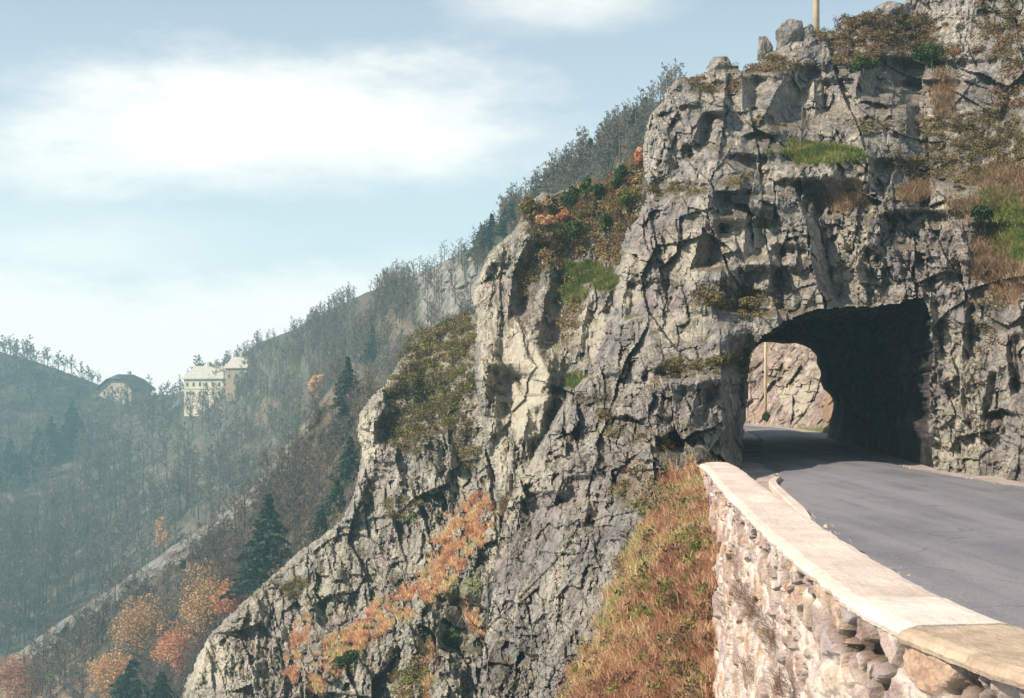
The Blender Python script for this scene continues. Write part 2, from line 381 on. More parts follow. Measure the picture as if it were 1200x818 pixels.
def hill_mat(name, rockamt):
    m, nt, b = newmat(name); tc = N(nt, 'ShaderNodeTexCoord'); P = tc.outputs['Object']
    at = N(nt, 'ShaderNodeAttribute', attribute_name='cover'); cs = N(nt, 'ShaderNodeSeparateColor'); nt.links.new(at.outputs['Color'], cs.inputs[0])
    n = noise(nt, P, 0.07, 8, 0.7); f = noise(nt, P, 0.8, 7, 0.75)
    base = mix(nt, ramp(nt, n, ((0.35, 0.0), (0.65, 1.0))), (0.06, 0.055, 0.042), (0.125, 0.092, 0.07))
    base = mix(nt, ramp(nt, noise(nt, mapping(nt, P, loc=(40, 0, 9)), 0.05, 6, 0.65), ((0.52, 0.0), (0.68, 0.7))), base, (0.085, 0.10, 0.05))
    base = mix(nt, 1.0, base, ramp(nt, f, ((0.25, 0.4), (0.75, 1.6))), 'MULTIPLY')
    rk = mix(nt, ramp(nt, noise(nt, P, 0.45, 8, 0.7), ((0.35, 0.0), (0.65, 1.0))), (0.09, 0.088, 0.085), (0.34, 0.31, 0.27))
    base = mix(nt, cs.outputs[2], base, rk)
    base = mix(nt, cs.outputs[1], base, mix(nt, f, (0.16, 0.11, 0.075), (0.32, 0.22, 0.14)))
    base = mix(nt, cs.outputs[0], base, mix(nt, f, (0.05, 0.075, 0.03), (0.15, 0.17, 0.06)))
    nt.links.new(base, b.inputs['Base Color']); bump(nt, b, f, 0.9, 0.8)
    return m
M_HILL = hill_mat('hill_litter', 0.2)
def simple(name, col, rough=0.85, col2=None, scale=3.0, bdist=0.0, bscale=20.0, spec=0.2, detail=6):
    m, nt, b = newmat(name); b.inputs['Roughness'].default_value = rough; b.inputs['Specular IOR Level'].default_value = spec
    P = N(nt, 'ShaderNodeTexCoord').outputs['Object']
    if col2: nt.links.new(mix(nt, ramp(nt, noise(nt, P, scale, detail, 0.65), ((0.35, 0.0), (0.65, 1.0))), col, col2), b.inputs['Base Color'])
    else: b.inputs['Base Color'].default_value = (*col, 1)
    if bdist: bump(nt, b, noise(nt, P, bscale, 6, 0.7), bdist)
    return m
def leafmat(name, stops, transl=0.25):
    """colour by the per-leaf number stored on the mesh"""
    m, nt, b = newmat(name); at = N(nt, 'ShaderNodeAttribute', attribute_name='tint')
    oi = N(nt, 'ShaderNodeObjectInfo')
    c = ramp(nt, at.outputs['Fac'], stops)
    hs = N(nt, 'ShaderNodeHueSaturation'); nt.links.new(c, hs.inputs['Color'])
    nt.links.new(mth(nt, 'ADD', 0.8, mth(nt, 'MULTIPLY', oi.outputs['Random'], 0.4)), hs.inputs['Value'])
    nt.links.new(hs.outputs[0], b.inputs['Base Color']); b.inputs['Roughness'].default_value = 0.75
    if transl:
        tr = N(nt, 'ShaderNodeBsdfTranslucent'); nt.links.new(hs.outputs[0], tr.inputs[0])
        ms = N(nt, 'ShaderNodeMixShader'); ms.inputs[0].default_value = transl
        nt.links.new(b.outputs[0], ms.inputs[1]); nt.links.new(tr.outputs[0], ms.inputs[2])
        o = [n for n in nt.nodes if n.type == 'OUTPUT_MATERIAL'][0]; nt.links.new(ms.outputs[0], o.inputs[0])
    return m
M_BARK = simple('grey_bark', (0.075, 0.068, 0.06), 0.9, (0.15, 0.135, 0.12), 2.0, 0.03, 8.0)
M_TWIG = leafmat('bare_twigs', ((0.0, (0.085, 0.07, 0.06)), (0.6, (0.15, 0.12, 0.10)), (1.0, (0.21, 0.155, 0.115))), 0)
M_FIR = leafmat('fir_needles', ((0.0, (0.010, 0.024, 0.017)), (0.6, (0.022, 0.050, 0.030)), (1.0, (0.045, 0.080, 0.042))), 0.1)
M_ORANGE = leafmat('orange_leaves', ((0.0, (0.34, 0.17, 0.08)), (0.5, (0.64, 0.37, 0.18)), (1.0, (0.72, 0.54, 0.28))))
M_RED = leafmat('red_brown_leaves', ((0.0, (0.26, 0.10, 0.06)), (0.5, (0.52, 0.24, 0.13)), (1.0, (0.66, 0.38, 0.20))))
M_DKGREEN = leafmat('dark_green_leaves', ((0.0, (0.014, 0.026, 0.012)), (0.6, (0.045, 0.085, 0.025)), (1.0, (0.11, 0.16, 0.045))))
M_YGREEN = leafmat('yellow_green_leaves', ((0.0, (0.05, 0.07, 0.015)), (0.6, (0.13, 0.16, 0.03)), (1.0, (0.27, 0.27, 0.06))))
M_HEATH = leafmat('brown_heather', ((0.0, (0.045, 0.04, 0.02)), (0.4, (0.15, 0.12, 0.05)), (0.75, (0.27, 0.21, 0.09)), (1.0, (0.38, 0.27, 0.13))))
M_RUST = leafmat('rusty_heather', ((0.0, (0.07, 0.04, 0.03)), (0.5, (0.24, 0.13, 0.085)), (1.0, (0.40, 0.25, 0.15))))
M_GRASS = leafmat('green_grass', ((0.0, (0.06, 0.12, 0.02)), (0.45, (0.15, 0.21, 0.05)), (0.75, (0.33, 0.33, 0.10)), (1.0, (0.50, 0.42, 0.18))))
M_DRY = leafmat('dry_grass', ((0.0, (0.24, 0.12, 0.08)), (0.18, (0.50, 0.22, 0.15)), (0.38, (0.68, 0.38, 0.25)), (0.55, (0.76, 0.52, 0.30)), (0.72, (0.80, 0.65, 0.38)), (0.88, (0.58, 0.56, 0.26)), (1.0, (0.24, 0.30, 0.08))))
M_STRAW = leafmat('brown_straw', ((0.0, (0.16, 0.10, 0.06)), (0.6, (0.33, 0.22, 0.13)), (1.0, (0.48, 0.36, 0.22))))

# ------------------------------------------------------------------ far hillside
ridge = [(-400, 380), (-200, 392), (0, 412), (60, 430), (100, 445), (125, 455), (175, 464), (205, 462), (230, 452), (262, 436), (300, 403), (345, 386), (400, 356), (450, 334), (500, 316), (540, 297), (560, 288), (600, 243), (650, 205), (700, 172), (760, 130), (800, 95), (900, 60)]
Lh = Layer(-260, 860, 60, 905, 4.0)
rv = np.interp(Lh.us, *np.array(ridge).T); rv = rv+2.2*fbm(rv*0+Lh.us/14.0, rv*0+3, 5, 3)
Lh.V = rv[None]+(905-rv[None])*np.linspace(0, 1, len(Lh.vs))[:, None]**1.15; U, V = Lh.U, Lh.V
fh = RBF([(-250, 395, 440), (0, 412, 420), (100, 446, 420), (175, 464, 415), (230, 450, 395), (300, 400, 340), (400, 355, 270), (500, 318, 205), (560, 288, 170), (600, 243, 150), (650, 205, 142), (700, 172, 136), (760, 130, 130), (850, 80, 125),
          (-250, 900, 210), (0, 820, 225), (150, 820, 215), (300, 700, 200), (400, 600, 180), (500, 500, 150), (600, 400, 125), (800, 300, 108), (850, 900, 105), (400, 900, 150), (-200, 620, 320), (100, 620, 310), (250, 560, 290)])
D = fh(U, V); X = (U-CX)/F*D; Z = (HY-V)/F*D
D = D+7*fbm(X/45, Z/30, 3, 4)+2.0*fbm(X/8, Z/8, 9, 4)
rk = blobs(U, V, [(522, 345, 34, 52), (552, 330, 20, 40), (503, 330, 16, 30)], 21, 0.25)
D = D+rk*(2.6*rock(X/1.8, Z/1.8, 77)-7*np.clip(sdist([(560, 285), (495, 330), (492, 400)], U, V, False)/60, 0, 1)*rk)
top = (V-rv[None, :]); D = D+14*np.clip(1-np.clip(top, 0, None)/14.0, 0, 1)**2
Lh.D = D
cov = np.zeros(U.shape+(4,)); cov[..., 2] = np.maximum(rk, 0.35*sst(.12, .4, fbm(U/30, V/16, 33, 4)))
cov[..., 1] = 0.55*sst(.15, .5, fbm(U/55, V/35, 43, 4))*sst(150, 330, U)*sst(0, 60, top)+0.5*sst(.2, .5, fbm(U/70, V/40, 49, 4)); cov[..., 1] *= (1-cov[..., 2])
cov[..., 0] = 0.7*sst(.1, .5, fbm(U/60, V/45, 53, 4))*(1-cov[..., 2])
Lh.finish('hillside', top > -1, M_HILL, cov, (0, 60, -25), smooth=False, skirt_v=880)

# nearer spur with its pale rock crest
crest = [(-260, 880), (-200, 862), (-50, 812), (0, 782), (60, 735), (130, 690), (200, 642), (260, 603), (300, 568), (330, 530), (350, 505), (375, 470), (395, 448), (430, 445), (480, 452), (500, 455)]
Ls = Layer(-260, 500, 360, 930, 2.6)
cv = np.interp(Ls.us, *np.array(crest).T)+3.5*fbm(Ls.us/16.0, Ls.us*0+1, 15, 4)
Ls.V = cv[None]+(935-cv[None])*np.linspace(0, 1, len(Ls.vs))[:, None]**1.1; U, V = Ls.U, Ls.V
fs = RBF([(-200, 862, 205), (0, 782, 185), (130, 690, 170), (260, 603, 155), (350, 500, 145), (430, 395, 140), (-200, 920, 150), (0, 900, 135), (150, 818, 128), (250, 760, 116), (330, 700, 106), (400, 620, 100), (450, 500, 112), (400, 900, 84), (480, 900, 76), (60, 790, 150), (200, 720, 132), (300, 640, 125)])
D = fs(U, V); X = (U-CX)/F*D; Z = (HY-V)/F*D
top = V-cv[None, :]
rkc = sst(.0, .45, fbm(U/16, V/16, 61, 4)+0.75-np.clip(top, 0, None)/38.0)*sst(420, 330, U)*sst(-100, 30, U)
D = D+2.5*fbm(X/14, Z/12, 13, 4)+rkc*(1.3*rock(X/1.6, Z/1.6, 95)-2.0)+10*np.clip(1-np.clip(top, 0, None)/10.0, 0, 1)**2
Ls.D = D
cov = np.zeros(U.shape+(4,)); cov[..., 2] = rkc*0.9
cov[..., 1] = np.maximum(0.55*sst(.0, .4, fbm(U/30, V/22, 63, 4)), blobs(U, V, [(370, 500, 40, 50, .45), (50, 800, 60, 40, .8)], 65))*(1-cov[..., 2])
cov[..., 0] = 0.6*sst(.15, .5, fbm(U/40, V/40, 67, 4))*(1-cov[..., 2])
Ls.finish('spur', top > -1, M_HILL, cov, (0, 25, -14), smooth=False, skirt_v=900)

# ------------------------------------------------------------------ lower crags (left)
Lc = Layer(190, 640, 350, 905, 1.55); U, V = Lc.U, Lc.V
polyC = [(640, 352), (600, 358), (562, 364), (545, 371), (525, 378), (500, 388), (482, 400), (464, 428), (450, 450), (434, 464), (421, 484), (417, 505), (424, 530), (419, 555), (413, 580), (400, 606), (377, 627), (350, 645), (325, 668), (300, 690), (272, 714), (246, 742), (229, 770), (216, 800), (200, 905), (640, 905)]
fc = RBF([(562, 364, 63), (500, 390, 65), (430, 480, 61), (420, 560, 60), (480, 500, 60), (550, 480, 57), (575, 560, 52), (470, 620, 55.5), (400, 620, 60), (330, 690, 60), (240, 780, 58), (300, 780, 54.5), (380, 770, 50), (430, 730, 51), (490, 680, 49.5), (545, 630, 49),
          (560, 690, 43), (500, 720, 43.5), (440, 765, 45), (410, 800, 45.5), (400, 850, 43), (520, 800, 39), (580, 800, 38), (230, 900, 54), (330, 860, 48), (560, 900, 34), (620, 700, 40), (620, 450, 52), (520, 430, 61)])
D = fc(U, V); X = (U-CX)/F*52.0; Z = (HY-V)/F*52.0
veg = blobs(U, V, [(505, 440, 48, 70, .9), (535, 400, 30, 30, .9), (480, 500, 34, 26, .9), (470, 410, 18, 14, .7), (545, 520, 20, 40, .5), (470, 600, 20, 20, .5), (350, 690, 20, 14, .6), (480, 805, 25, 25, .6)], 121)
ora = band(U, V, [([(572, 596), (545, 640), (500, 690), (440, 730), (395, 765), (370, 800)], 17, 1.0), ([(560, 600), (520, 650)], 22, .8), ([(360, 730), (340, 790)], 12, .6), ([(500, 770), (490, 830)], 14, .8), ([(545, 700), (560, 740)], 8, .6)], 125)
ora = ora*sst(-.30, .05, fbm(U/13, V/13, 129, 5, .68)-.16)
gre = blobs(U, V, [(405, 768, 20, 16, .9), (530, 748, 14, 10, .7), (552, 690, 10, 16, .7), (528, 690, 8, 10, .5), (500, 795, 10, 8, .6)], 127)*0.9
soft = np.clip(1-0.75*np.maximum(ora, gre)-0.45*veg, 0.15, 1)
rc = rock(X, Z, 301, dip=0.22, scales=((4.2, 7.5, 0.9), (1.9, 3.6, 0.8), (0.85, 1.6, 0.58), (0.40, 0.68, 0.36), (0.2, 0.28, 0.15)))
rc = rc+pits(X, Z, 5800)
D = D+rc*soft*1.15-0.5*veg*fbm(X*1.5, Z*1.5, 311, 4, .7)
for ln, w, a in [([(448, 455), (452, 475), (440, 500), (438, 520)], 16, 1.9), ([(500, 700), (510, 730), (503, 760)], 22, 2.2), ([(525, 705), (532, 740)], 14, 1.4), ([(455, 760), (440, 800)], 10, 1.0), ([(350, 700), (372, 730)], 16, 1.3), ([(432, 560), (424, 600)], 8, .9), ([(470, 545), (462, 600), (455, 640)], 8, .9), ([(510, 560), (505, 620)], 7, .8), ([(528, 540), (525, 600)], 8, .9), ([(330, 690), (352, 720)], 8, .8)]:
    D = step_face(D, U, V, ln, w, a)
for ln, h, a in [([(400, 618), (440, 606), (470, 600)], 9, .6), ([(430, 465), (455, 455), (468, 462)], 14, 1.0)]: D = overhang(D, U, V, ln, h, a)
sd = sdist(polyC, U, V)+4*fbm(U/10.0, V/10.0, 321, 4, .6)+1.2*rc
rim = np.clip(1-np.clip(sd, 0, None)/13.0, 0, 1)
D = D+4.0*(1-np.sqrt(np.clip(1-rim**2, 0, 1)))*(U < 615)*(V < 890)
Lc.D = D
cov = np.zeros(U.shape+(4,)); cov[..., 0] = gre; cov[..., 1] = ora; veg = veg*sst(-.04, .18, fbm(U/11, V/9, 140, 5, .68)); cov[..., 2] = veg*0.9
cov[..., 3] = 0.8*blobs(U, V, [(430, 512, 14, 28), (250, 780, 24, 30), (540, 560, 14, 30, .6), (300, 740, 14, 20, .8), (575, 640, 8, 40, .8)], 128)
keepC = inpoly(polyC, U, V) & (sd > 0) | (inpoly(polyC, U, V) & (U > 618)) | (inpoly(polyC, U, V) & (V > 885))
Lc.finish('lower_crag', keepC, M_CRAG, cov, (4, 8, -3), skirt_v=895, skirt_u=600)

# ------------------------------------------------------------------ middle buttress
Lb = Layer(540, 815, 120, 640, 1.45); U, V = Lb.U, Lb.V
polyB = [(815, 120), (770, 165), (762, 178), (745, 184), (722, 203), (702, 214), (668, 218), (650, 226), (636, 223), (622, 236), (611, 250), (606, 264), (597, 274), (575, 290), (564, 312), (556, 332), (552, 350), (559, 372), (556, 400), (555, 440), (561, 480), (567, 520), (579, 560), (583, 640), (815, 640)]
fb = RBF([(600, 280, 50.5), (560, 340, 49), (565, 500, 43.5), (600, 550, 41), (640, 400, 45), (690, 310, 47.5), (690, 335, 45.5), (700, 240, 48.5), (760, 180, 49.5), (800, 130, 49.5), (760, 290, 47), (650, 500, 41), (600, 400, 45), (640, 235, 50.5), (700, 450, 40), (640, 300, 48.5), (800, 450, 36), (700, 630, 37), (590, 630, 39), (570, 430, 44), (800, 300, 44)])
D = fb(U, V); X = (U-CX)/F*45.0; Z = (HY-V)/F*45.0
veg = blobs(U, V, [(690, 262, 60, 34, .95), (740, 215, 30, 24, .9), (650, 300, 26, 20, .7), (620, 318, 14, 30, .6), (668, 370, 14, 40, .6), (720, 290, 24, 20, .9), (640, 245, 20, 12, .8)], 221)
ora = blobs(U, V, [(642, 262, 20, 9), (745, 188, 12, 10, .9), (700, 235, 34, 18, .5), (725, 262, 20, 12, .5), (600, 600, 14, 20, .6)], 225)*0.9
gre = blobs(U, V, [(690, 322, 36, 13), (672, 345, 16, 12, .7), (735, 240, 13, 10, .8), (678, 449, 18, 8), (660, 268, 16, 10, .6), (712, 330, 22, 10, .8)], 227)
soft = np.clip(1-0.75*np.maximum(ora, gre)-0.5*veg, 0.15, 1)
rb = rock(X, Z, 401, dip=0.12, scales=((5.5, 11.0, 0.75), (2.0, 5.0, 0.65), (0.85, 2.0, 0.45), (0.38, 0.80, 0.27), (0.19, 0.28, 0.12)))
pale = blobs(U, V, [(612, 450, 34, 70), (590, 530, 14, 50, .8)], 229, .25)
rb = rb+.8*pits(X, Z*.6, 5700)
D = D+rb*soft*(1-.6*pale)-pale*(U-600)*.035-0.6*veg*fbm(X*1.3, Z*1.3, 411, 4, .7)
for ln, w, a in [([(618, 284), (602, 318), (596, 366)], 15, 2.0), ([(648, 330), (638, 352), (632, 402)], 16, 1.6), ([(571, 430), (569, 462)], 11, 1.1), ([(584, 437), (580, 486)], 12, 1.2), ([(600, 440), (612, 462)], 8, .6), ([(718, 340), (702, 368)], 18, 1.2), ([(648, 225), (636, 262)], 12, 1.0), ([(574, 310), (564, 330)], 7, .9), ([(690, 350), (676, 420)], 7, .8), ([(620, 480), (610, 540)], 12, 1.0), ([(640, 470), (634, 510)], 12, .9)]:
    D = step_face(D, U, V, ln, w, a)
D = ledge(D, U, V, [(650, 336), (690, 333), (730, 330)], 16, 1.5); D = ledge(D, U, V, [(655, 452), (700, 447)], 8, .8)
sd = sdist(polyB, U, V)+4*fbm(U/9.0, V/9.0, 421, 4, .6)+1.0*rb
rim = np.clip(1-np.clip(sd, 0, None)/12.0, 0, 1)
D = D+4.0*(1-np.sqrt(np.clip(1-rim**2, 0, 1)))*(U < 790)*(V < 600)
Lb.D = D
cov = np.zeros(U.shape+(4,)); cov[..., 0] = gre; cov[..., 1] = ora*(1-gre); veg = veg*sst(-.08, .16, fbm(U/10, V/9, 140, 4, .65)); cov[..., 2] = veg*0.9
cov[..., 3] = blobs(U, V, [(612, 445, 34, 60, 1), (618, 480, 22, 34, 1), (575, 420, 10, 60, .6), (565, 360, 12, 40, .5), (585, 530, 12, 40, .8), (655, 400, 14, 40, .6), (720, 390, 40, 40, .6)], 228)
inB = inpoly(polyB, U, V)
Lb.finish('buttress', inB & ((sd > 0) & (U < 772) | (V > 620)), M_CRAG, cov, (2, 4, -3), skirt_v=600, skirt_u=745)

# ------------------------------------------------------------------ main cliff with the tunnel mouth
STEP = 1.4
La = Layer(545, 1430, -92, 905, STEP); U, V = La.U, La.V
polyA = [(1430, -92), (1130, -92), (1085, -20), (1062, 0), (1036, 11), (1010, 15), (988, 22), (975, 35), (950, 39), (940, 44), (915, 50), (900, 58), (890, 72), (872, 79), (860, 77), (838, 78), (826, 82), (815, 87), (792, 90), (781, 100), (776, 118), (763, 131), (756, 150), (752, 180), (755, 210), (757, 233), (736, 262), (727, 290), (722, 330), (712, 370), (701, 405), (690, 435), (660, 470), (635, 515), (606, 560), (591, 600), (580, 650), (576, 700), (566, 760), (556, 905), (905, 905), (884, 640), (866, 580), (1092, 580), (1140, 585), (1210, 600), (1430, 680)]
fa = RBF([(875, 545, 29.6), (880, 400, 31), (1090, 552, 30.2), (1092, 362, 30.4), (980, 350, 31), (1200, 566, 25.6), (1200, 350, 28.5), (1200, 200, 34), (1200, 60, 39), (1200, 0, 41), (1150, -60, 44), (1420, 640, 15.5), (1420, 200, 25), (1420, -80, 35), (1300, 600, 20.5), (1300, 400, 23),
          (980, 185, 35), (980, 165, 37), (980, 80, 40), (960, 40, 43), (1100, 30, 43), (1090, 200, 35), (1090, 130, 38), (850, 210, 35), (850, 170, 37), (785, 95, 39), (762, 180, 38), (850, 85, 41), (920, 50, 43.5), (760, 300, 35), (850, 300, 32.8), (950, 280, 32.5),
          (830, 440, 28.4), (830, 420, 30.0), (850, 540, 26.6), (822, 535, 24.6), (800, 480, 27), (858, 500, 28.2), (745, 440, 30), (705, 440, 33), (722, 380, 34), (740, 540, 26.5), (650, 560, 30.5), (605, 600, 33), (700, 640, 25.8), (650, 700, 26.6), (590, 760, 29), (620, 820, 24.5), (560, 900, 25),
          (820, 552, 23.4), (775, 590, 22.6), (738, 650, 23), (705, 740, 22), (668, 820, 21), (832, 640, 18.9), (845, 818, 16.2), (884, 640, 18), (884, 900, 14.0), (760, 820, 18.2), (700, 905, 18.5), (862, 560, 24.0)])
D = fa(U, V); X = (U-CX)/F*32.0; Z = (HY-V)/F*32.0
bank = inpoly([(822, 545), (792, 552), (765, 585), (740, 640), (715, 700), (688, 760), (655, 835), (640, 905), (905, 905), (884, 640), (862, 556)], U, V)
bd = sdist([(822, 545), (792, 552), (765, 585), (740, 640), (715, 700), (688, 760), (655, 835), (640, 905)], U, V, False)
ora = sst(-8, 10, np.where(bank, bd, -bd)+46*fbm(U/30, V/30, 531, 6, .7))*sst(-.62, -.3, fbm(U/14, V/14, 532, 4, .65))
ora = np.maximum(ora, blobs(U, V, [(1180, 225, 40, 30, .5), (1165, 300, 26, 40, .7), (1130, 245, 20, 12, .6), (1072, 228, 16, 12, .8), (1185, 330, 26, 24, .5), (1105, 110, 16, 30, .4), (990, 232, 30, 20, .35), (745, 570, 20, 30, .4)], 533)*0.9)
gre = blobs(U, V, [(962, 180, 46, 11), (940, 172, 20, 8, .9), (1186, 270, 26, 40, .55), (1165, 240, 26, 16, .5), (815, 640, 10, 24, .6), (800, 600, 12, 12, .4), (790, 760, 16, 18, .4)], 535)
veg = blobs(U, V, [(1035, 45, 70, 34, .95), (1085, 62, 34, 14, .9), (1010, 68, 40, 12, .9), (905, 78, 44, 9, .8), (1140, 175, 70, 44, .95), (1080, 195, 40, 22, .8), (1190, 120, 20, 40, .7), (795, 222, 34, 9, .95), (840, 100, 30, 10, .6), (900, 145, 20, 9, .5), (865, 210, 24, 8, .7), (880, 356, 34, 16, .7), (832, 345, 20, 16, .7),
                    (840, 430, 60, 9, .9), (790, 435, 26, 8, .8), (1185, 60, 24, 60, .6), (1020, 150, 40, 8, .5), (690, 475, 24, 10, .5), (715, 500, 20, 16, .5), (1160, 380, 22, 40, .5), (760, 575, 40, 24, .5), (770, 520, 40, 10, .4), (1150, 40, 12, 40, .5)], 537)
right = sst(1075, 1110, U)*sst(300, 360, V)
soft = np.clip(1-0.85*ora*(V > 530)-0.55*np.maximum(gre, ora*(V <= 530))-0.4*veg, 0.10, 1)
ra = rock(X, Z, 501, dip=0.15)
lowa = sst(740, 640, U)*sst(430, 520, V)
ra = ra+pits(X, Z, 5500)*.8+.55*lowa*pits(X*1.3, Z*1.1, 5600)
D = D+ra*soft*(1-0.55*right)-0.35*veg*fbm(X*1.6, Z*1.6, 511, 4, .7)-0.25*ora*fbm(X*1.2, Z*1.2, 513, 5, .7)
SF = [([(843, 184), (868, 205), (866, 228)], 24, 1.5), ([(822, 134), (812, 170)], 12, 1.3), ([(800, 170), (798, 186)], 10, .8), ([(926, 80), (905, 116), (890, 144)], 30, 1.9), ([(872, 92), (870, 128)], 13, 1.1), ([(955, 95), (957, 132)], 13, 1.2),
      ([(1012, 70), (1003, 112)], 22, 1.8), ([(1036, 72), (1031, 102)], 24, 1.5), ([(1048, 96), (1046, 122)], 22, 1.3), ([(1063, 124), (1062, 158)], 14, 1.3), ([(982, 190), (978, 228)], 24, 1.0), ([(908, 213), (906, 252)], 30, 1.0), ([(844, 410), (850, 545)], 22, 1.5),
      ([(932, 222), (945, 262), (950, 310), (966, 356)], 20, 2.3), ([(1036, 250), (1030, 288)], 32, 1.6), ([(1128, 264), (1138, 306)], 26, 1.3), ([(832, 226), (828, 252)], 20, 1.2), ([(826, 262), (810, 312)], 22, 1.5), ([(846, 316), (842, 364)], 34, 1.8),
      ([(880, 40), (884, 60)], 10, .8), ([(1090, 355), (1096, 420)], 8, .5), ([(1130, 360), (1128, 420)], 10, .7), ([(1180, 395), (1184, 460)], 10, .9), ([(1015, 190), (1010, 240)], 12, .8), ([(776, 455), (768, 525)], 24, 1.3), ([(818, 450), (808, 500)], 14, .9), ([(735, 330), (728, 370)], 10, .8), ([(700, 440), (705, 470)], 14, .9),
      ([(875, 250), (872, 300)], 16, 1.2), ([(905, 290), (900, 340)], 12, 1.0), ([(660, 560), (650, 590)], 16, .9), ([(612, 580), (606, 620)], 18, 1.1), ([(690, 590), (684, 620)], 12, .7), ([(1158, 440), (1150, 490)], 8, .5)]
for ln, w, a in SF: D = step_face(D, U, V, ln, w, a)
for ln, h, a in [([(872, 158), (890, 153), (910, 160)], 22, .7), ([(718, 489), (735, 487), (754, 494)], 20, 1.0), ([(1030, 252), (1050, 247), (1066, 256)], 20, .7), ([(1158, 484), (1175, 478), (1190, 484)], 14, .9), ([(905, 215), (925, 208), (948, 220)], 22, .3), ([(1010, 118), (1040, 122)], 14, .6), ([(1094, 380), (1106, 374), (1116, 384)], 10, .5)]:
    D = overhang(D, U, V, ln, h, a)
for ln, th, a in [([(920, 192), (965, 186), (1005, 194)], 20, .9), ([(765, 228), (800, 226), (830, 224)], 14, .8), ([(780, 443), (830, 440), (890, 436)], 16, .5), ([(1060, 215), (1130, 215), (1200, 205)], 40, 2.0), ([(960, 80), (1040, 76), (1100, 80)], 26, 1.8), ([(870, 84), (915, 82)], 8, .8)]:
    D = ledge(D, U, V, ln, th, a)
D = D-1.6*np.clip(fbm(U/40, V/26, 547, 4)+.1, -.15, 1)*sst(800, 826, U)*sst(560, 620, V)*sst(900, 860, U)
# the left jamb leans towards the road and shades the mouth
jm = sst(840, 872, U)*sst(905, 880, U)*sst(380, 420, V)*sst(600, 540, V); D = D+0.8*jm
sd = sdist(polyA, U, V)+5.5*fbm(U/13.0, V/13.0, 521, 5, .68)+5*(h01(np.floor(U/15+.8*fbm(U/30, V/30, 522, 2)), np.floor(V/17), 523)-.5)+2.5*ra
edge = (V < 560)*(U < 1150)
rim = np.clip(1-np.clip(sd, 0, None)/(9+7*(U < 760)), 0, 1)
D = D+3.2*(1-np.sqrt(np.clip(1-rim**2, 0, 1)))*edge
portal = [(866, 600), (868, 560), (872, 520), (874, 490), (877, 468), (877, 440), (881, 420), (886, 404), (896, 392), (908, 386), (918, 378), (932, 372), (944, 368), (958, 363), (972, 362), (990, 361), (1004, 360), (1022, 360), (1040, 357), (1052, 357), (1066, 351), (1080, 350), (1087, 360), (1091, 376), (1089, 392), (1094, 408), (1092, 430), (1087, 450), (1090, 470), (1086, 492), (1088, 512), (1092, 532), (1093, 550), (1094, 600)]
pw = 2.2*fbm(U/7.0, V/7.0, 541, 3)
hole = inpoly(portal, U+pw, V+pw)
La.D = D
cov = np.zeros(U.shape+(4,)); cov[..., 0] = gre; cov[..., 1] = ora*(1-0.8*gre); veg = veg*sst(-.16, .14, fbm(U/14, V/11, 140, 5, .68)); cov[..., 2] = veg*0.95*(1-gre)
cov[..., 3] = blobs(U, V, [(1130, 460, 22, 90, .45), (1110, 530, 20, 20, .5), (800, 300, 26, 30, .6), (1000, 300, 26, 40, .4), (880, 290, 16, 30, .4), (740, 330, 16, 40, .5), (625, 560, 24, 24, .5), (800, 380, 30, 20, .4), (1015, 200, 14, 20, .6), (700, 600, 24, 20, .3)], 539)
inA = inpoly(polyA, U, V)
keepA = inA & ((sd > 0) | ((V > 560) | (U > 1150))) & ~hole
cliff = La.finish('cliff', keepA, M_CLIFF, cov, None)

# give the cliff's skyline its back: a strip from the outline into the hill
def back_strip():
    us = np.concatenate([np.linspace(1430, 1130, 40)])
    pts = [p for p in polyA[:36]]
    fine = []
    for a, b in zip(pts[:-1], pts[1:]):
        k = max(1, int(math.hypot(a[0]-b[0], a[1]-b[1])/5))
        for i in range(k): fine.append((a[0]+(b[0]-a[0])*i/k, a[1]+(b[1]-a[1])*i/k))
    V0 = []
    rows = ((6, 2.0, 0.2, 0.0), (3, 3.6, 0.4, -0.2), (0, 5.5, 0.8, -1.2), (0, 7.5, 1.2, -4.0))
    for (ins, dy, dx, dz) in rows:
        for (u, v) in fine:
            cu, cv2 = 960, 420; L = math.hypot(cu-u, cv2-v); uu = u+(cu-u)/L*ins; vv = v+(cv2-v)/L*ins
            p = La.at(uu, vv); n = mnoise.fractal(p*0.4, 0.8, 2.0, 4)
            V0.append((p.x+dx+0.5*n, p.y+dy+n, p.z+dz+0.2*n))
    n = len(fine); Q = []
    for r in range(len(rows)-1):
        for i in range(n-1): Q.append((r*n+i, (r+1)*n+i, (r+1)*n+i+1, r*n+i+1))
    c = np.zeros((len(V0), 4)); c[:, 2] = 0.6
    o = mk('hilltop', np.array(V0), [np.array(Q)], M_CLIFF, None, False, {'cover': ('FLOAT_COLOR', c)}); tag(o, kind='structure')
back_strip()

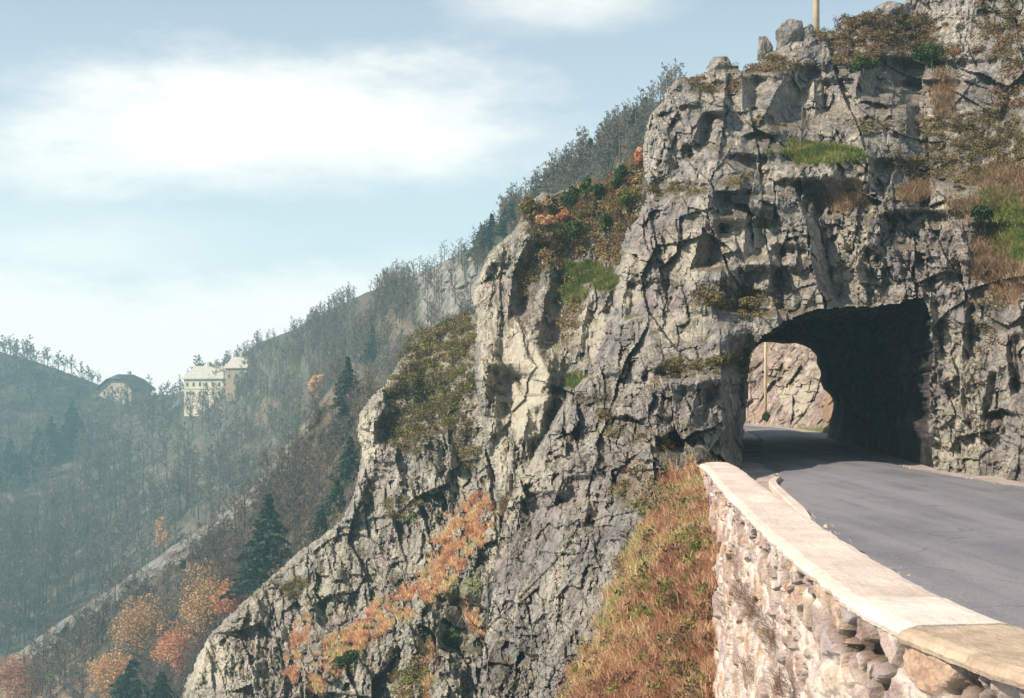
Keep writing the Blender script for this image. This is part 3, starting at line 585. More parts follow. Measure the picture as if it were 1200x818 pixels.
# tunnel bore: from the mouth to the far opening
def build_tunnel():
    ex = [(846, 545), (846, 530), (848, 515), (848, 498), (850, 480), (850, 460), (853, 440), (858, 425), (866, 414), (876, 407), (890, 401), (905, 401), (918, 403), (932, 402), (942, 405), (950, 409), (957, 417), (957, 426), (962, 436), (961, 446), (965, 456), (972, 462), (977, 470), (976, 480), (973, 492), (972, 502), (969, 512), (968, 530), (968, 545)]
    def res(poly, n):
        P = np.array(poly, float); s = np.concatenate([[0], np.cumsum(np.hypot(*np.diff(P, axis=0).T))]); t = np.linspace(0, s[-1], n)
        return np.stack([np.interp(t, s, P[:, 0]), np.interp(t, s, P[:, 1])], 1)
    n = 220; A = res(portal, n); B = res(ex, n); K = 70; V0 = np.zeros((K, n, 3))
    ctr = np.array([9.6, 31, 2.0])
    for i in range(n):
        cu, cv = 980.0, 460.0; du, dv = A[i, 0]-cu, A[i, 1]-cv; L = math.hypot(du, dv)
        p0 = np.array(La.at(A[i, 0]+du/L*5, A[i, 1]+dv/L*5)); dd = max(La.at(A[i, 0]+du/L*q, A[i, 1]+dv/L*q).y for q in (5, 7, 9)); p0 = np.array(px(A[i, 0]+du/L*7, A[i, 1]+dv/L*7, dd+0.12)).astype(float)
        p1 = np.array(px(B[i, 0], B[i, 1], 54.0)).astype(float)
        for k in range(K):
            t = k/(K-1); p = p0+(p1-p0)*t
            V0[k, i] = p
    ax = np.stack([V0[..., 1]*0.8, (np.arange(n)/n*18)[None]+0*V0[..., 1]], 0)
    off = 0.35*fbm(ax[0], ax[1], 611, 4, .6)+0.30*(rock(ax[0]*1.2, ax[1]*1.2, 621)*0.5)
    c = V0.mean(1, keepdims=True); rad = V0-c; rad[..., 1] = 0; L = np.linalg.norm(rad, axis=2, keepdims=True)
    fade = sst(0.0, 0.08, np.linspace(0, 1, K))[:, None, None]
    fl = sst(0.3, 1.2, V0[..., 2:3])
    V0 = V0+rad/L*np.clip(off, -0.25, 0.8)[..., None]*fade*fl*sst(1.0, 0.85, np.linspace(0, 1, K))[:, None, None]
    P = V0.reshape(-1, 3); i = np.arange(K-1)[:, None]*n+np.arange(n-1)[None]
    Q = np.stack([i, i+1, i+n+1, i+n], -1).reshape(-1, 4)
    # rock collar around the far opening
    last = P[-n:]; cc = last.mean(0); outr = last+(last-cc)*np.array([1.6, 0, 1.6]); P = np.concatenate([P, outr]); j = np.arange(n-1)+(K-1)*n
    Q = np.concatenate([Q, np.stack([j, j+1, j+n+1, j+n], 1)])
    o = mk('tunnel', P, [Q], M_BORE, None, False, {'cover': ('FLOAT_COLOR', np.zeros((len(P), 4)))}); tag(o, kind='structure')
build_tunnel()

# rock cutting beyond the tunnel
Lt = Layer(800, 1030, 330, 530, 1.2); U, V = Lt.U, Lt.V
ft = RBF([(800, 494, 84), (880, 496.5, 80), (930, 502, 70), (975, 510, 58.5), (1030, 520, 50), (800, 400, 92), (880, 400, 90), (940, 400, 80), (975, 400, 70), (1030, 380, 66), (900, 340, 98), (1000, 340, 84), (880, 480, 81.5), (930, 480, 72), (970, 480, 62)])
D = ft(U, V); X = (U-CX)/F*75.0; Z = (HY-V)/F*75.0
D = D+rock(X, Z, 701, dip=-0.6, scales=((4.0, 7.0, 0.8), (1.7, 3.6, 0.8), (0.8, 1.6, 0.55), (0.36, 0.6, 0.3)))*sst(520, 480, V)
Lt.D = D
cov = np.zeros(U.shape+(4,)); cov[..., 2] = 0.7*sst(.0, .3, fbm(U/16+V/30, V/10, 711, 4))*sst(470, 440, V); cov[..., 1] = blobs(U, V, [(972, 480, 8, 20, .8), (890, 485, 10, 10, .4)], 713); cov[..., 0] = 0.8*sst(498, 504, V)*sst(915, 935, U)
cov[..., 3] = blobs(U, V, [(935, 465, 20, 30, .7), (955, 440, 14, 20, .6)], 715)
Lt.finish('roadside_rock', V < 526, M_FARROCK, cov, (0, 6, 0))

# ------------------------------------------------------------------ ground, verge, road
big = np.array([(-460, -60, -140), (410, -60, -140), (410, 560, -140), (-460, 560, -140)], float)
tag(mk('ground', big, [np.array([(0, 1, 2, 3)])], M_HILL, None, False, {'cover': ('FLOAT_COLOR', np.zeros((4, 4)))}), kind='structure')
def spl(pts, n):
    P = np.array(pts, float); m = len(P); t = np.linspace(0, m-1, n); i = np.clip(t.astype(int), 0, m-2); f = (t-i)[:, None]
    p0 = P[np.clip(i-1, 0, m-1)]; p1 = P[i]; p2 = P[i+1]; p3 = P[np.clip(i+2, 0, m-1)]
    return 0.5*(2*p1+(p2-p0)*f+(2*p0-5*p1+4*p2-p3)*f*f+(3*p1-p0-3*p2+p3)*f**3)
def strip(name, left, right, z, mat, nx=24, ny=160, crown=0.0, wob=0.0, kind='structure'):
    a = spl(left, ny); b = spl(right, ny); t = np.linspace(0, 1, nx)
    P = a[:, None]*(1-t[None, :, None])+b[:, None]*t[None, :, None]
    w = wob*fbm(P[..., 1]*0.9, P[..., 0]*0.9, 811, 4); edge = (np.abs(t-0.5)*2)[None]**8
    x = P[..., 0]+w*edge
    zz = z+crown*(1-(2*t[None]-1)**2)+0.006*fbm(P[..., 0]*0.5, P[..., 1]*0.5, 813, 3)
    V0 = np.stack([x, P[..., 1], zz+0*x], -1).reshape(-1, 3); i = np.arange(ny-1)[:, None]*nx+np.arange(nx-1)[None]
    Q = np.stack([i, i+1, i+nx+1, i+nx], -1).reshape(-1, 4)
    o = mk(name, V0, [Q], mat, None, True); tag(o, kind=kind); return o
def asphalt():
    m, nt, b = newmat('worn_asphalt'); P = N(nt, 'ShaderNodeTexCoord').outputs['Object']
    n = noise(nt, P, 0.5, 6, 0.6); c = mix(nt, ramp(nt, n, ((0.35, 0.0), (0.65, 1.0))), (0.115, 0.112, 0.128), (0.175, 0.168, 0.182))
    tr = noise(nt, mapping(nt, P, (1.6, 0.12, 1), (0, 0, -0.12)), 1.0, 5, 0.6); c = mix(nt, ramp(nt, tr, ((0.42, 0.0), (0.62, 0.8))), c, (0.22, 0.20, 0.21))
    f = noise(nt, P, 45, 5, 0.7); c = mix(nt, 1.0, c, ramp(nt, f, ((0.3, 0.6), (0.7, 1.4))), 'MULTIPLY')
    v = N(nt, 'ShaderNodeTexVoronoi', feature='DISTANCE_TO_EDGE'); v.inputs['Scale'].default_value = 0.35
    wv = N(nt, 'ShaderNodeVectorMath', operation='ADD'); nt.links.new(P, wv.inputs[0]); nt.links.new(noise(nt, P, 0.8, 5, 0.6, 'Color'), wv.inputs[1]); nt.links.new(wv.outputs[0], v.inputs['Vector'])
    c = mix(nt, ramp(nt, v.outputs['Distance'], ((0.0, 0.55), (0.008, 0.0))), c, (0.05, 0.05, 0.052))
    nt.links.new(c, b.inputs['Base Color']); b.inputs['Roughness'].default_value = 0.72; b.inputs['Specular IOR Level'].default_value = 0.35
    bump(nt, b, f, 0.004); return m
M_ASPH = asphalt()
M_VERGE = simple('gravel_verge', (0.25, 0.20, 0.175), 0.95, (0.46, 0.38, 0.33), 1.2, 0.03, 14)
strip('verge', [(3.2, -3), (3.0, 5), (3.15, 10), (3.5, 16), (3.9, 22), (5.6, 27), (5.4, 33), (7.4, 42), (9.4, 54), (9.5, 64), (8, 80), (2, 96), (-6, 104)], [(16, -3), (16, 5), (15, 12), (14, 20), (13.4, 26), (12.6, 30), (12.4, 33), (14, 42), (16, 54), (20, 64), (21, 80), (18, 96), (10, 112)], 0.0, M_VERGE, 40, 200)
road_L = [(4.2, -3), (3.75, 5), (4.1, 10), (4.6, 16), (5.6, 23), (6.9, 29), (7.6, 34), (10.0, 44), (12.3, 55), (13.2, 64), (11.2, 77), (4, 92), (-4, 101)]
road_R = [(11.5, -3), (11.2, 5), (11.2, 10), (11.35, 16), (11.3, 23), (11.1, 29), (11.5, 34), (13.2, 44), (15.0, 54), (16.6, 64), (16.4, 75), (9.5, 92), (1, 106)]
strip('road', road_L, road_R, 0.018, M_ASPH, 40, 220, crown=0.10, wob=0.18)

# ------------------------------------------------------------------ parapet wall
wallo = [(3.98, 23.6), (3.86, 21.7), (3.40, 18), (2.95, 14), (2.60, 10.6), (2.40, 8.0), (2.44, 6.7), (2.72, 5.5), (3.35, 4.5), (4.5, 3.7), (6.0, 3.2)]
def stone_mat():
    m, nt, b = newmat('rubble_stone'); P = N(nt, 'ShaderNodeTexCoord').outputs['Object']
    at = N(nt, 'ShaderNodeAttribute', attribute_name='cover'); cs = N(nt, 'ShaderNodeSeparateColor'); nt.links.new(at.outputs['Color'], cs.inputs[0])
    st = ramp(nt, cs.outputs[0], ((0.0, (0.36, 0.26, 0.24)), (0.25, (0.50, 0.40, 0.36)), (0.42, (0.62, 0.40, 0.24)), (0.55, (0.64, 0.54, 0.48)), (0.75, (0.38, 0.31, 0.34)), (0.9, (0.52, 0.37, 0.31)), (1.0, (0.62, 0.50, 0.36))))
    c = mix(nt, ramp(nt, noise(nt, P, 9, 7, 0.7), ((0.3, 0.0), (0.7, 1.0))), mix(nt, 1.0, st, (0.55, 0.50, 0.48), 'MULTIPLY'), st)
    c = mix(nt, cs.outputs[1], c, mix(nt, noise(nt, P, 12, 6, 0.7), (0.52, 0.43, 0.38), (0.70, 0.61, 0.54)))
    dk = ramp(nt, noise(nt, P, 2.2, 7, 0.75), ((0.50, 0.0), (0.62, 0.75))); c = mix(nt, dk, c, (0.24, 0.15, 0.10))
    c = mix(nt, cs.outputs[2], c, (0.10, 0.07, 0.055))
    nt.links.new(c, b.inputs['Base Color']); p = bump(nt, b, noise(nt, P, 10, 8, 0.7), 0.03); bump(nt, b, noise(nt, P, 45, 6, 0.7), 0.01, 1, p)
    return m
M_STONE = stone_mat()
M_COPE = simple('pale_coping', (0.49, 0.395, 0.335), 0.9, (0.66, 0.55, 0.47), 0.9, 0.025, 14, detail=9)
M_COPEW = simple('whitened_coping', (0.46, 0.385, 0.325), 0.9, (0.68, 0.61, 0.54), 1.0, 0.02, 12, detail=9)
M_CAP = simple('tan_capstone', (0.34, 0.25, 0.18), 0.9, (0.52, 0.41, 0.30), 4.6, 0.03, 12)
def wall_frame(n):
    P = spl(wallo, n); T = np.gradient(P, axis=0); T /= np.linalg.norm(T, axis=1, keepdims=True)
    Nn = np.stack([T[:, 1], -T[:, 0]], 1)       # towards the valley for a path that comes towards the camera
    s = np.concatenate([[0], np.cumsum(np.linalg.norm(np.diff(P, axis=0), axis=1))])
    return P, T, Nn, s
def build_wall():
    root = empty('parapet_wall', (3.0, 14.0, 0.0)); off = np.array([3.0, 14.0, 0.0])
    tag(root, 'pale rubble stone parapet wall with flat coping, curving along the valley side of the road', 'parapet wall')
    P, T, Nn, s = wall_frame(900)
    if (Nn[300, 0] > 0): Nn = -Nn
    zz = np.concatenate([np.linspace(-5.2, 0.50, 250)]); Sg, Zg = np.meshgrid(s, zz)
    wx = Sg+0.10*fbm(Sg*2.2, Zg*2.2, 901, 3); wz = Zg+0.10*fbm(Sg*2.2+9, Zg*2.2, 902, 3)
    f1, f2, bx, by, dx, dy = vor(wx/0.46, wz/0.34, 905); g1, g2, cx2, cy2, *_ = vor(wx/0.22, wz/0.17, 906)
    big = h01(bx, by, 907) > 0.35
    ed = np.where(big, f2-f1, np.minimum(f2-f1, (g2-g1)*0.9)); tint = np.where(big, h01(bx, by, 908), h01(cx2, cy2, 909))
    prot = np.where(big, h01(bx, by, 910), h01(cx2, cy2, 911))
    mort = sst(0.26, 0.10, ed+0.10*fbm(Sg*6, Zg*6, 918, 3)); dome = sst(0.04, 0.30, ed+0.10*fbm(Sg*6, Zg*6, 918, 3))
    gap = mort*sst(0.12, 0.45, fbm(Sg*1.6, Zg*1.6, 915, 3)+0.12)*sst(2.0, 0.2, np.abs(Zg+0.2))
    gap = np.clip(gap+mort*sst(-.2, .25, fbm(Sg*2.3, Zg*2.3, 919, 3))*sst(.05, .25, Zg)*sst(.50, .42, Zg), 0, 1)
    near = sst(9.5, 5.5, np.abs(Sg-s[-1]+8)); h = (1-.55*near)*0.05*dome*(0.3+prot)+near*(.03*fbm(Sg*3, Zg*3, 921, 6, .65))+0.02*prot*dome+0.03*fbm(Sg*7, Zg*7, 912, 5, .65)-0.11*gap+0.16*fbm(Sg*0.6, Zg*0.6, 916, 3)*sst(0.4, -0.8, Zg)
    bat = np.clip(-Zg, 0, None)*0.07
    V0 = np.stack([P[None, :, 0]+Nn[None, :, 0]*(h+bat), P[None, :, 1]+Nn[None, :, 1]*(h+bat), Zg], -1)
    cov = np.zeros(Sg.shape+(4,)); cov[..., 0] = tint; cov[..., 1] = np.clip(mort*(.8+.2*near)+0.9*sst(-.05, .3, fbm(Sg*1.3, Zg*1.0, 917, 5, .6))*near, 0, 1)*0.92; cov[..., 2] = np.clip(gap, 0, 1)
    R, Cn = Sg.shape; i = np.arange(R-1)[:, None]*Cn+np.arange(Cn-1)[None]; Q = np.stack([i, i+1, i+Cn+1, i+Cn], -1).reshape(-1, 4)
    # far end return, top and road side
    W0 = 0.60; m = R*Cn; prof = [(0.0, 0.50), (-W0, 0.50), (-W0, -0.3)]
    ex = np.stack([np.stack([P[:, 0]+Nn[:, 0]*a, P[:, 1]+Nn[:, 1]*a, np.full(len(P), z)], 1) for a, z in prof]).reshape(-1, 3)
    j = np.arange(Cn-1); Qe = [np.stack([(R-1)*Cn+j, (R-1)*Cn+j+1, m+Cn+j+1, m+Cn+j], 1), np.stack([m+Cn+j, m+Cn+j+1, m+2*Cn+j+1, m+2*Cn+j], 1)]
    Vall = np.concatenate([V0.reshape(-1, 3), ex]); call = np.concatenate([cov.reshape(-1, 4), np.tile([0.4, 0.6, 0, 0], (3*Cn, 1))])
    mk('stone_face', Vall-off, [np.concatenate([Q]+Qe)], M_STONE, root, False, {'cover': ('FLOAT_COLOR', call)})
    def cope(name, sa, sb, mat, th, ov, seed):
        k = (s >= sa) & (s <= sb); p = P[k]; nn = Nn[k]; ss = s[k]; n = len(p); prof = []
        jag = 0.055*fbm(ss*3.0, ss*0+1, seed, 5, .65)+0.025*gn(ss*0.7, ss*0, seed+1)
        jin = 0.03*fbm(ss*2.0, ss*0+4, seed+3, 4)
        rows = [(ov+jag, 0.505), (ov+jag+0.012, 0.505+th*0.35), (ov+jag-0.012, 0.505+th*.78), (ov+jag-0.07, 0.505+th)]
        for t in np.linspace(0.12, 0.88, 14): rows.append(((ov+jag-0.07)*(1-t)+(-W0-ov+jin)*t, 0.505+th+0.012*fbm(ss*1.5, ss*0+t*2, seed+5, 3)))
        rows += [(-W0-ov+jin, 0.505+th-0.008), (-W0-ov+jin-0.01, 0.505)]
        V1 = np.stack([np.stack([p[:, 0]+nn[:, 0]*a, p[:, 1]+nn[:, 1]*a, np.broadcast_to(z, (n,))], 1) for a, z in rows]); R1 = len(rows)
        i = np.arange(R1-1)[:, None]*n+np.arange(n-1)[None]; Q1 = np.stack([i, i+1, i+n+1, i+n], -1).reshape(-1, 4)
        V1 = V1.reshape(-1, 3); c1 = V1[0::n].mean(0); c2 = V1[n-1::n].mean(0); nv = len(V1); V1 = np.concatenate([V1, [c1, c2]])
        T1 = [(r*n, (r+1)*n, nv) for r in range(R1-1)]+[((r+1)*n+n-1, r*n+n-1, nv+1) for r in range(R1-1)]
        return mk(name, V1-off, [Q1, np.array(T1)], mat, root, False)
    i1 = float(s[np.argmin(np.abs(P[:, 1]-7.7)+(np.arange(900) > 700)*9)]); i2 = float(s[np.argmin(np.abs(P[:, 1]-6.72)+(np.arange(900) < 400)*9)])
    cope('coping', s[0], i1, M_COPE, 0.095, 0.02, 931)
    o = cope('coping', i1+0.003, i2, M_COPEW, 0.098, 0.035, 933); o['label'] = 'whitened near end of the coping'
    o = cope('capstone', i2+0.003, s[-1], M_CAP, 0.088, 0.07, 935); o['label'] = 'rough tan stone at the bend'
    return root
build_wall()
# kerb along the valley side of the road
def build_kerb():
    L = spl([(6.35, 26.4), (5.75, 24.6), (5.3, 22), (4.85, 19.0), (4.6, 17.0)], 60); m = MB()
    T = np.gradient(L, axis=0); T /= np.linalg.norm(T, axis=1, keepdims=True); Nn = np.stack([-T[:, 1], T[:, 0]], 1)
    prof = [(0.0, -0.1), (0.0, 0.10), (0.02, 0.125), (0.16, 0.125), (0.18, 0.10), (0.18, -0.1)]
    rows = [np.stack([L[:, 0]+Nn[:, 0]*a, L[:, 1]+Nn[:, 1]*a, z-0.2*sst(0.75, 1.0, np.linspace(0, 1, 60))-0.12*sst(0.1, 0.0, np.linspace(0, 1, 60))], 1) for a, z in prof]; V1 = np.concatenate(rows)
    Q = [(r*60+i, r*60+i+1, (r+1)*60+i+1, (r+1)*60+i) for r in range(5) for i in range(59)]
    m.add(V1, Q+[(0, 60, 120, 180), (180, 240, 300, 0)])
    o = m.build('kerb', M_COPE); tag(o, 'low pale stone kerb beside the asphalt, between the parapet and the tunnel mouth', 'kerb')
build_kerb()

# ------------------------------------------------------------------ haze
def build_haze():
    m = bpy.data.materials.new('valley_haze'); m.use_nodes = True; nt = m.node_tree; nt.nodes.clear()
    v = N(nt, 'ShaderNodeVolumePrincipled'); o = N(nt, 'ShaderNodeOutputMaterial'); nt.links.new(v.outputs[0], o.inputs['Volume'])
    v.inputs['Color'].default_value = (0.46, 0.77, 0.87, 1); v.inputs['Density'].default_value = HAZE; v.inputs['Anisotropy'].default_value = 0.0
    b = MB(); b.box((-470, -80, -141.5), (420, 580, 90)); h = b.build('haze', m); tag(h, kind='stuff')
HAZE = 0.0009
build_haze()

# ------------------------------------------------------------------ trees
def ribbons(A, B, w0, w1, r):
    """flat twigs from A to B"""
    t = B-A; q = r.normal(size=t.shape); sd = np.cross(t, q); sd /= (np.linalg.norm(sd, axis=1, keepdims=True)+1e-9); n = len(A)
    V0 = np.concatenate([A-sd*w0[:, None], A+sd*w0[:, None], B+sd*w1[:, None], B-sd*w1[:, None]])
    i = np.arange(n); return V0, np.stack([i, i+n, i+2*n, i+3*n], 1)
def bare_tree_arrays(seed, h, spread=0.30, limbs=16, subs=6, twigs=7, start=0.25, tw=0.022):
    r = np.random.default_rng(seed); m = MB(); k = 8
    t = np.linspace(0, 1, k); pts = np.stack([np.cumsum(r.normal(0, .02*h/3, k)), np.cumsum(r.normal(0, .02*h/3, k)), t*h*0.92-0.4], 1)
    rad = 0.016*h*(1-t)**0.8+0.02; m.tube(pts, rad, 6)
    A = []; B = []; w0 = []; w1 = []
    for i in range(limbs):
        f = start+(0.95-start)*(i+r.uniform(0, 1))/limbs; p = np.array([np.interp(f, t, pts[:, j]) for j in range(3)])
        an = r.uniform(0, 2*PI); ln = h*spread*(1.15-0.75*f)*r.uniform(.7, 1.15); up = r.uniform(.5, 1.1)
        d = np.array([math.cos(an), math.sin(an), up]); d /= np.linalg.norm(d)
        mid = p+d*ln*0.5+r.normal(0, .04*ln, 3); e = p+d*ln+np.array([0, 0, .12*ln])+r.normal(0, .06*ln, 3)
        rr = 0.007*h*(1.1-f)+0.015; m.tube([p, mid, e], [rr, rr*.65, rr*.25], 4)
        for j in range(subs):
            g = r.uniform(.25, 1); q = p+(mid-p)*min(1, g*2) if g < .5 else mid+(e-mid)*(g*2-1)
            d2 = d*0.6+r.normal(0, .6, 3); d2[2] += 0.35; d2 /= np.linalg.norm(d2); l2 = ln*r.uniform(.3, .6); e2 = q+d2*l2
            A.append(q); B.append(e2); w0.append(tw*1.7); w1.append(tw*.8)
            for _ in range(twigs):
                g2 = r.uniform(.2, 1); q3 = q+(e2-q)*g2; d3 = d2*.5+r.normal(0, .65, 3); d3[2] += .3; d3 /= np.linalg.norm(d3)
                A.append(q3); B.append(q3+d3*l2*r.uniform(.3, .7)); w0.append(tw); w1.append(tw*.5)
    V0, Q = ribbons(np.array(A), np.array(B), np.array(w0), np.array(w1), r)
    tint = np.tile(r.uniform(0, 1, len(A)), 4)
    return m.arrays(), (V0, Q, tint)
def make_bare_tree(name, label, cat, seed, h, group=None, mat=None, **k):
    (tv, tf), (cv_, cq, ct) = bare_tree_arrays(seed, h, **k)
    root = empty(name, (0, 0, 0)); tag(root, label, cat, group)
    mk('trunk', tv, tf, M_BARK, root, True); mk('crown', cv_, cq, mat or M_TWIG, root, False, {'tint': ('FLOAT', ct)})
    return root
def leaf_cards(P, size, r, flat=0.0):
    n = len(P); a = r.normal(size=(n, 3)); a[:, 2] *= (1-flat); a /= np.linalg.norm(a, axis=1, keepdims=True)
    b = np.cross(a, r.normal(size=(n, 3))); b /= np.linalg.norm(b, axis=1, keepdims=True)
    s1 = (size*r.uniform(.6, 1.3, n))[:, None]; s2 = s1*r.uniform(.45, .8, n)[:, None]
    V0 = np.concatenate([P-a*s1, P+b*s2, P+a*s1, P-b*s2]); i = np.arange(n)
    return V0, np.stack([i, i+n, i+2*n, i+3*n], 1)
def crown_points(r, n, rx, rz, z0, lumps=9):
    c = r.normal(size=(lumps, 3)); c /= np.linalg.norm(c, axis=1, keepdims=True); c *= r.uniform(.25, .75, lumps)[:, None]; rr = r.uniform(.28, .5, lumps)
    k = r.integers(0, lumps, n); d = r.normal(size=(n, 3)); d /= np.linalg.norm(d, axis=1, keepdims=True)
    p = c[k]+d*(rr[k]*r.uniform(.35, 1, n)**0.5)[:, None]
    return np.stack([p[:, 0]*rx, p[:, 1]*rx, z0+p[:, 2]*rz], 1), k, lumps
def make_leafy(name, label, cat, mat, seed, h, w, loc, leaf=0.12, n=2200, trunk=0.3, group=None, lumps=10):
    r = np.random.default_rng(seed); root = empty(name, loc, r.uniform(0, 6)); tag(root, label, cat, group)
    m = MB(); top = h*0.6; m.tube([(0, 0, -0.3), (r.normal(0, .03)*h, r.normal(0, .03)*h, top*.5), (r.normal(0, .05)*h, r.normal(0, .05)*h, top)], [.022*h+.01, .016*h+.008, .006*h], 6)
    for i in range(7):
        an = r.uniform(0, 6.28); z = r.uniform(trunk*.5, .6)*h; e = np.array([math.cos(an)*w*.38, math.sin(an)*w*.38, z+h*.22])
        m.tube([(0, 0, z), e*.5+np.array([0, 0, z*.5]), e], [.009*h+.006, .006*h+.004, .003*h], 4)
    m.build('trunk' if cat == 'tree' else 'stem', M_BARK, root, True)
    P, k, L = crown_points(r, n, w*.5, h*(1-trunk)*.55, h*(trunk+(1-trunk)*.5), lumps)
    P = P[P[:, 2] > 0.02*h]; V0, Q = leaf_cards(P, leaf, r); tt = np.clip(r.normal(.5, .22, len(P))+.15*np.sin(P[:, 0]*3+P[:, 2]*2), 0, 1)
    mk('crown' if cat == 'tree' else 'foliage', V0, Q, mat, root, False, {'tint': ('FLOAT', np.tile(tt, 4))})
    return root
def fir_arrays(seed, h, w):
    r = np.random.default_rng(seed); P = []; tiers = int(16+h*0.9); A = []; Tn = []
    V0 = []; n0 = 0
    for i in range(tiers):
        f = (i+r.uniform(0, .5))/tiers; z = h*(0.06+0.92*f); R = w*.5*(1-f)**0.85*r.uniform(.78, 1.12)+.05; nb = int(11*(1-f)+5)
        for j in range(nb):
            an = 2*PI*(j+r.uniform(-.4, .4))/nb; L = R*r.uniform(.5, 1.3); droop = r.uniform(.15, .45)
            ns = max(3, int(L/0.11*0.55))
            for q in range(ns):
                g = (q+.6)/ns; p = np.array([math.cos(an)*L*g, math.sin(an)*L*g, z-droop*L*g*g+.05*L*g]); wd = .22*L*(1-g*.7)+.05
                for _ in range(2):
                    P.append(p+np.array([-math.sin(an), math.cos(an), 0])*r.normal(0, wd*.5)+np.array([0, 0, r.normal(-.04, .05)]))
    P = np.array(P); V1, Q = leaf_cards(P, np.full(len(P), 0.035*w+.05), r, 0.6); tt = np.tile(r.uniform(0, 1, len(P)), 4)
    m = MB(); m.tube([(0, 0, -.6), (0, 0, h*.5), (0, 0, h*.97)], [.018*h+.03, .011*h+.02, .01], 6)
    return m.arrays(), (V1, Q, tt)
def make_fir(seed, h, w, loc, label, group=None):
    (a, f), (v, q, t) = fir_arrays(seed, h, w); root = empty('fir_tree', loc); tag(root, label, 'fir tree', group)
    mk('trunk', a, f, M_BARK, root, True); mk('crown', v, q, M_FIR, root, False, {'tint': ('FLOAT', t)}); return root
def hpx(p, n): return n/F*p.y

# firs: (layer, base u, base v, height px, width px, label)
FIRS = [(Ls, 314, 694, 120, 62, 'tall dark fir standing alone left of the lower crag, beside the orange trees'),
        (Ls, 409, 478, 62, 28, 'slender dark fir at the upper left edge of the lower crag'),
        (Ls, 403, 512, 40, 30, 'broad dark fir just below the slender one, beside the lower crag'),
        (Ls, 410, 562, 52, 30, 'dark fir half hidden by the lower crag, above two smaller firs'),
        (Ls, 396, 602, 42, 28, 'small dark fir in the gully at the left edge of the lower crag'),
        (Ls, 378, 630, 40, 27, 'lowest small fir in the gully, nearest the tall lone fir'),
        (Lh, 436, 424, 46, 18, 'hazy narrow fir on the far slope right of the slender fir'),
        (Lh, 84, 522, 56, 24, 'tallest fir of the dark clump on the far left slope'),
        (Lh, 62, 534, 48, 22, 'middle fir of the dark clump on the far left slope'),
        (Lh, 46, 545, 46, 22, 'leftmost fir of the dark clump on the far left slope'),
        (Lh, 97, 522, 30, 15, 'smallest fir at the right side of the dark clump on the far left slope'),
        (Lh, 12, 570, 58, 26, 'dark fir at the left edge of the far slope, below the clump'),
        (Lh, 28, 556, 36, 18, 'short fir between the clump and the fir at the left edge'),
        (Lh, 562, 300, 38, 22, 'leftmost fir on the skyline above the pale hazy crag'),
        (Lh, 577, 290, 40, 24, 'second fir on the skyline above the pale hazy crag'),
        (Lh, 591, 276, 34, 20, 'third fir on the skyline, just left of the mossy knob'),
        (Lh, 606, 256, 30, 22, 'fir on the skyline directly above the mossy knob'),
        (Lh, 640, 226, 30, 18, 'small pointed fir in the middle of the skyline row'),
        (Lh, 660, 210, 28, 24, 'round topped fir in the middle of the skyline row'),
        (Lh, 692, 190, 28, 22, 'dark fir on the skyline left of the bare trees'),
        (Lh, 744, 160, 34, 28, 'broad dark fir on the skyline left of the main cliff'),
        (Lh, 758, 142, 28, 22, 'highest fir on the skyline, partly behind the main cliff'),
        (Ls, 156, 832, 62, 54, 'dark green young fir at the bottom left under the orange trees'),
        (Ls, 190, 838, 52, 46, 'dark green young fir at the bottom left, nearest the grey crag')]
for i, (L, u, v, hp, wp, lab) in enumerate(FIRS):
    p = L.at(u, v); make_fir(2000+i, hpx(p, hp), hpx(p, wp)*1.5, p, lab, 'firs on the valley side')
AUT = [(Ls, 172, 782, 74, 70, M_ORANGE, 'autumn tree with pale orange crown, left of the largest golden one'),
       (Ls, 242, 764, 84, 76, M_ORANGE, 'largest autumn tree with golden orange crown, below the tall lone fir'),
       (Ls, 272, 730, 44, 46, M_RED, 'small pinkish autumn tree between the golden tree and the tall lone fir'),
       (Ls, 214, 800, 60, 58, M_RED, 'rust coloured autumn tree below the golden one, beside the grey crag'),
       (Ls, 134, 834, 64, 50, M_ORANGE, 'bright orange autumn tree at the bottom edge beside the young firs'),
       (Ls, 20, 836, 58, 60, M_RED, 'red brown autumn tree in the bottom left corner'),
       (Lh, 191, 650, 38, 15, M_ORANGE, 'thin orange tree beyond the pale rock crest of the spur'),
       (Lh, 376, 470, 26, 22, M_ORANGE, 'small orange tree on the far slope left of the slender fir')]
for i, (L, u, v, hp, wp, m, lab) in enumerate(AUT):
    p = L.at(u, v); make_leafy('autumn_tree', lab, 'tree', m, 2100+i, hpx(p, hp)*1.2, hpx(p, wp)*1.3, p, leaf=0.0009*p.y, n=6500, trunk=.10, lumps=22)
# bare trees: five shapes, copied
r2 = np.random.default_rng(5)
SPOTS = []
for u, hp in ((4, 26), (12, 24), (22, 26), (30, 27), (38, 28), (50, 24), (57, 27), (68, 26), (75, 24), (85, 28), (97, 25), (103, 20), (110, 18), (116, 17), (190, 20), (202, 22), (212, 24), (226, 42), (233, 46), (249, 26), (258, 24), (240, 34), (270, 22), (280, 24), (265, 28)):
    v = float(np.interp(u, *np.array(ridge).T))+(7 if u > 180 else 2); SPOTS.append((Lh, u, v, hp, 0))
for u, v, hp in ((228, 474, 22), (236, 477, 20), (243, 476, 24), (251, 478, 19), (259, 476, 26), (266, 472, 24), (275, 468, 26), (283, 464, 24), (292, 458, 22), (128, 472, 12), (150, 474, 11)): SPOTS.append((Lh, u, v, hp, 0))
for u, v, hp in ((715, 182, 34), (705, 186, 28), (672, 216, 34), (684, 206, 30), (648, 222, 24), (620, 250, 26), (545, 306, 22), (530, 314, 18), (728, 172, 26), (632, 240, 28)): SPOTS.append((Lh, u, v, hp, 0))
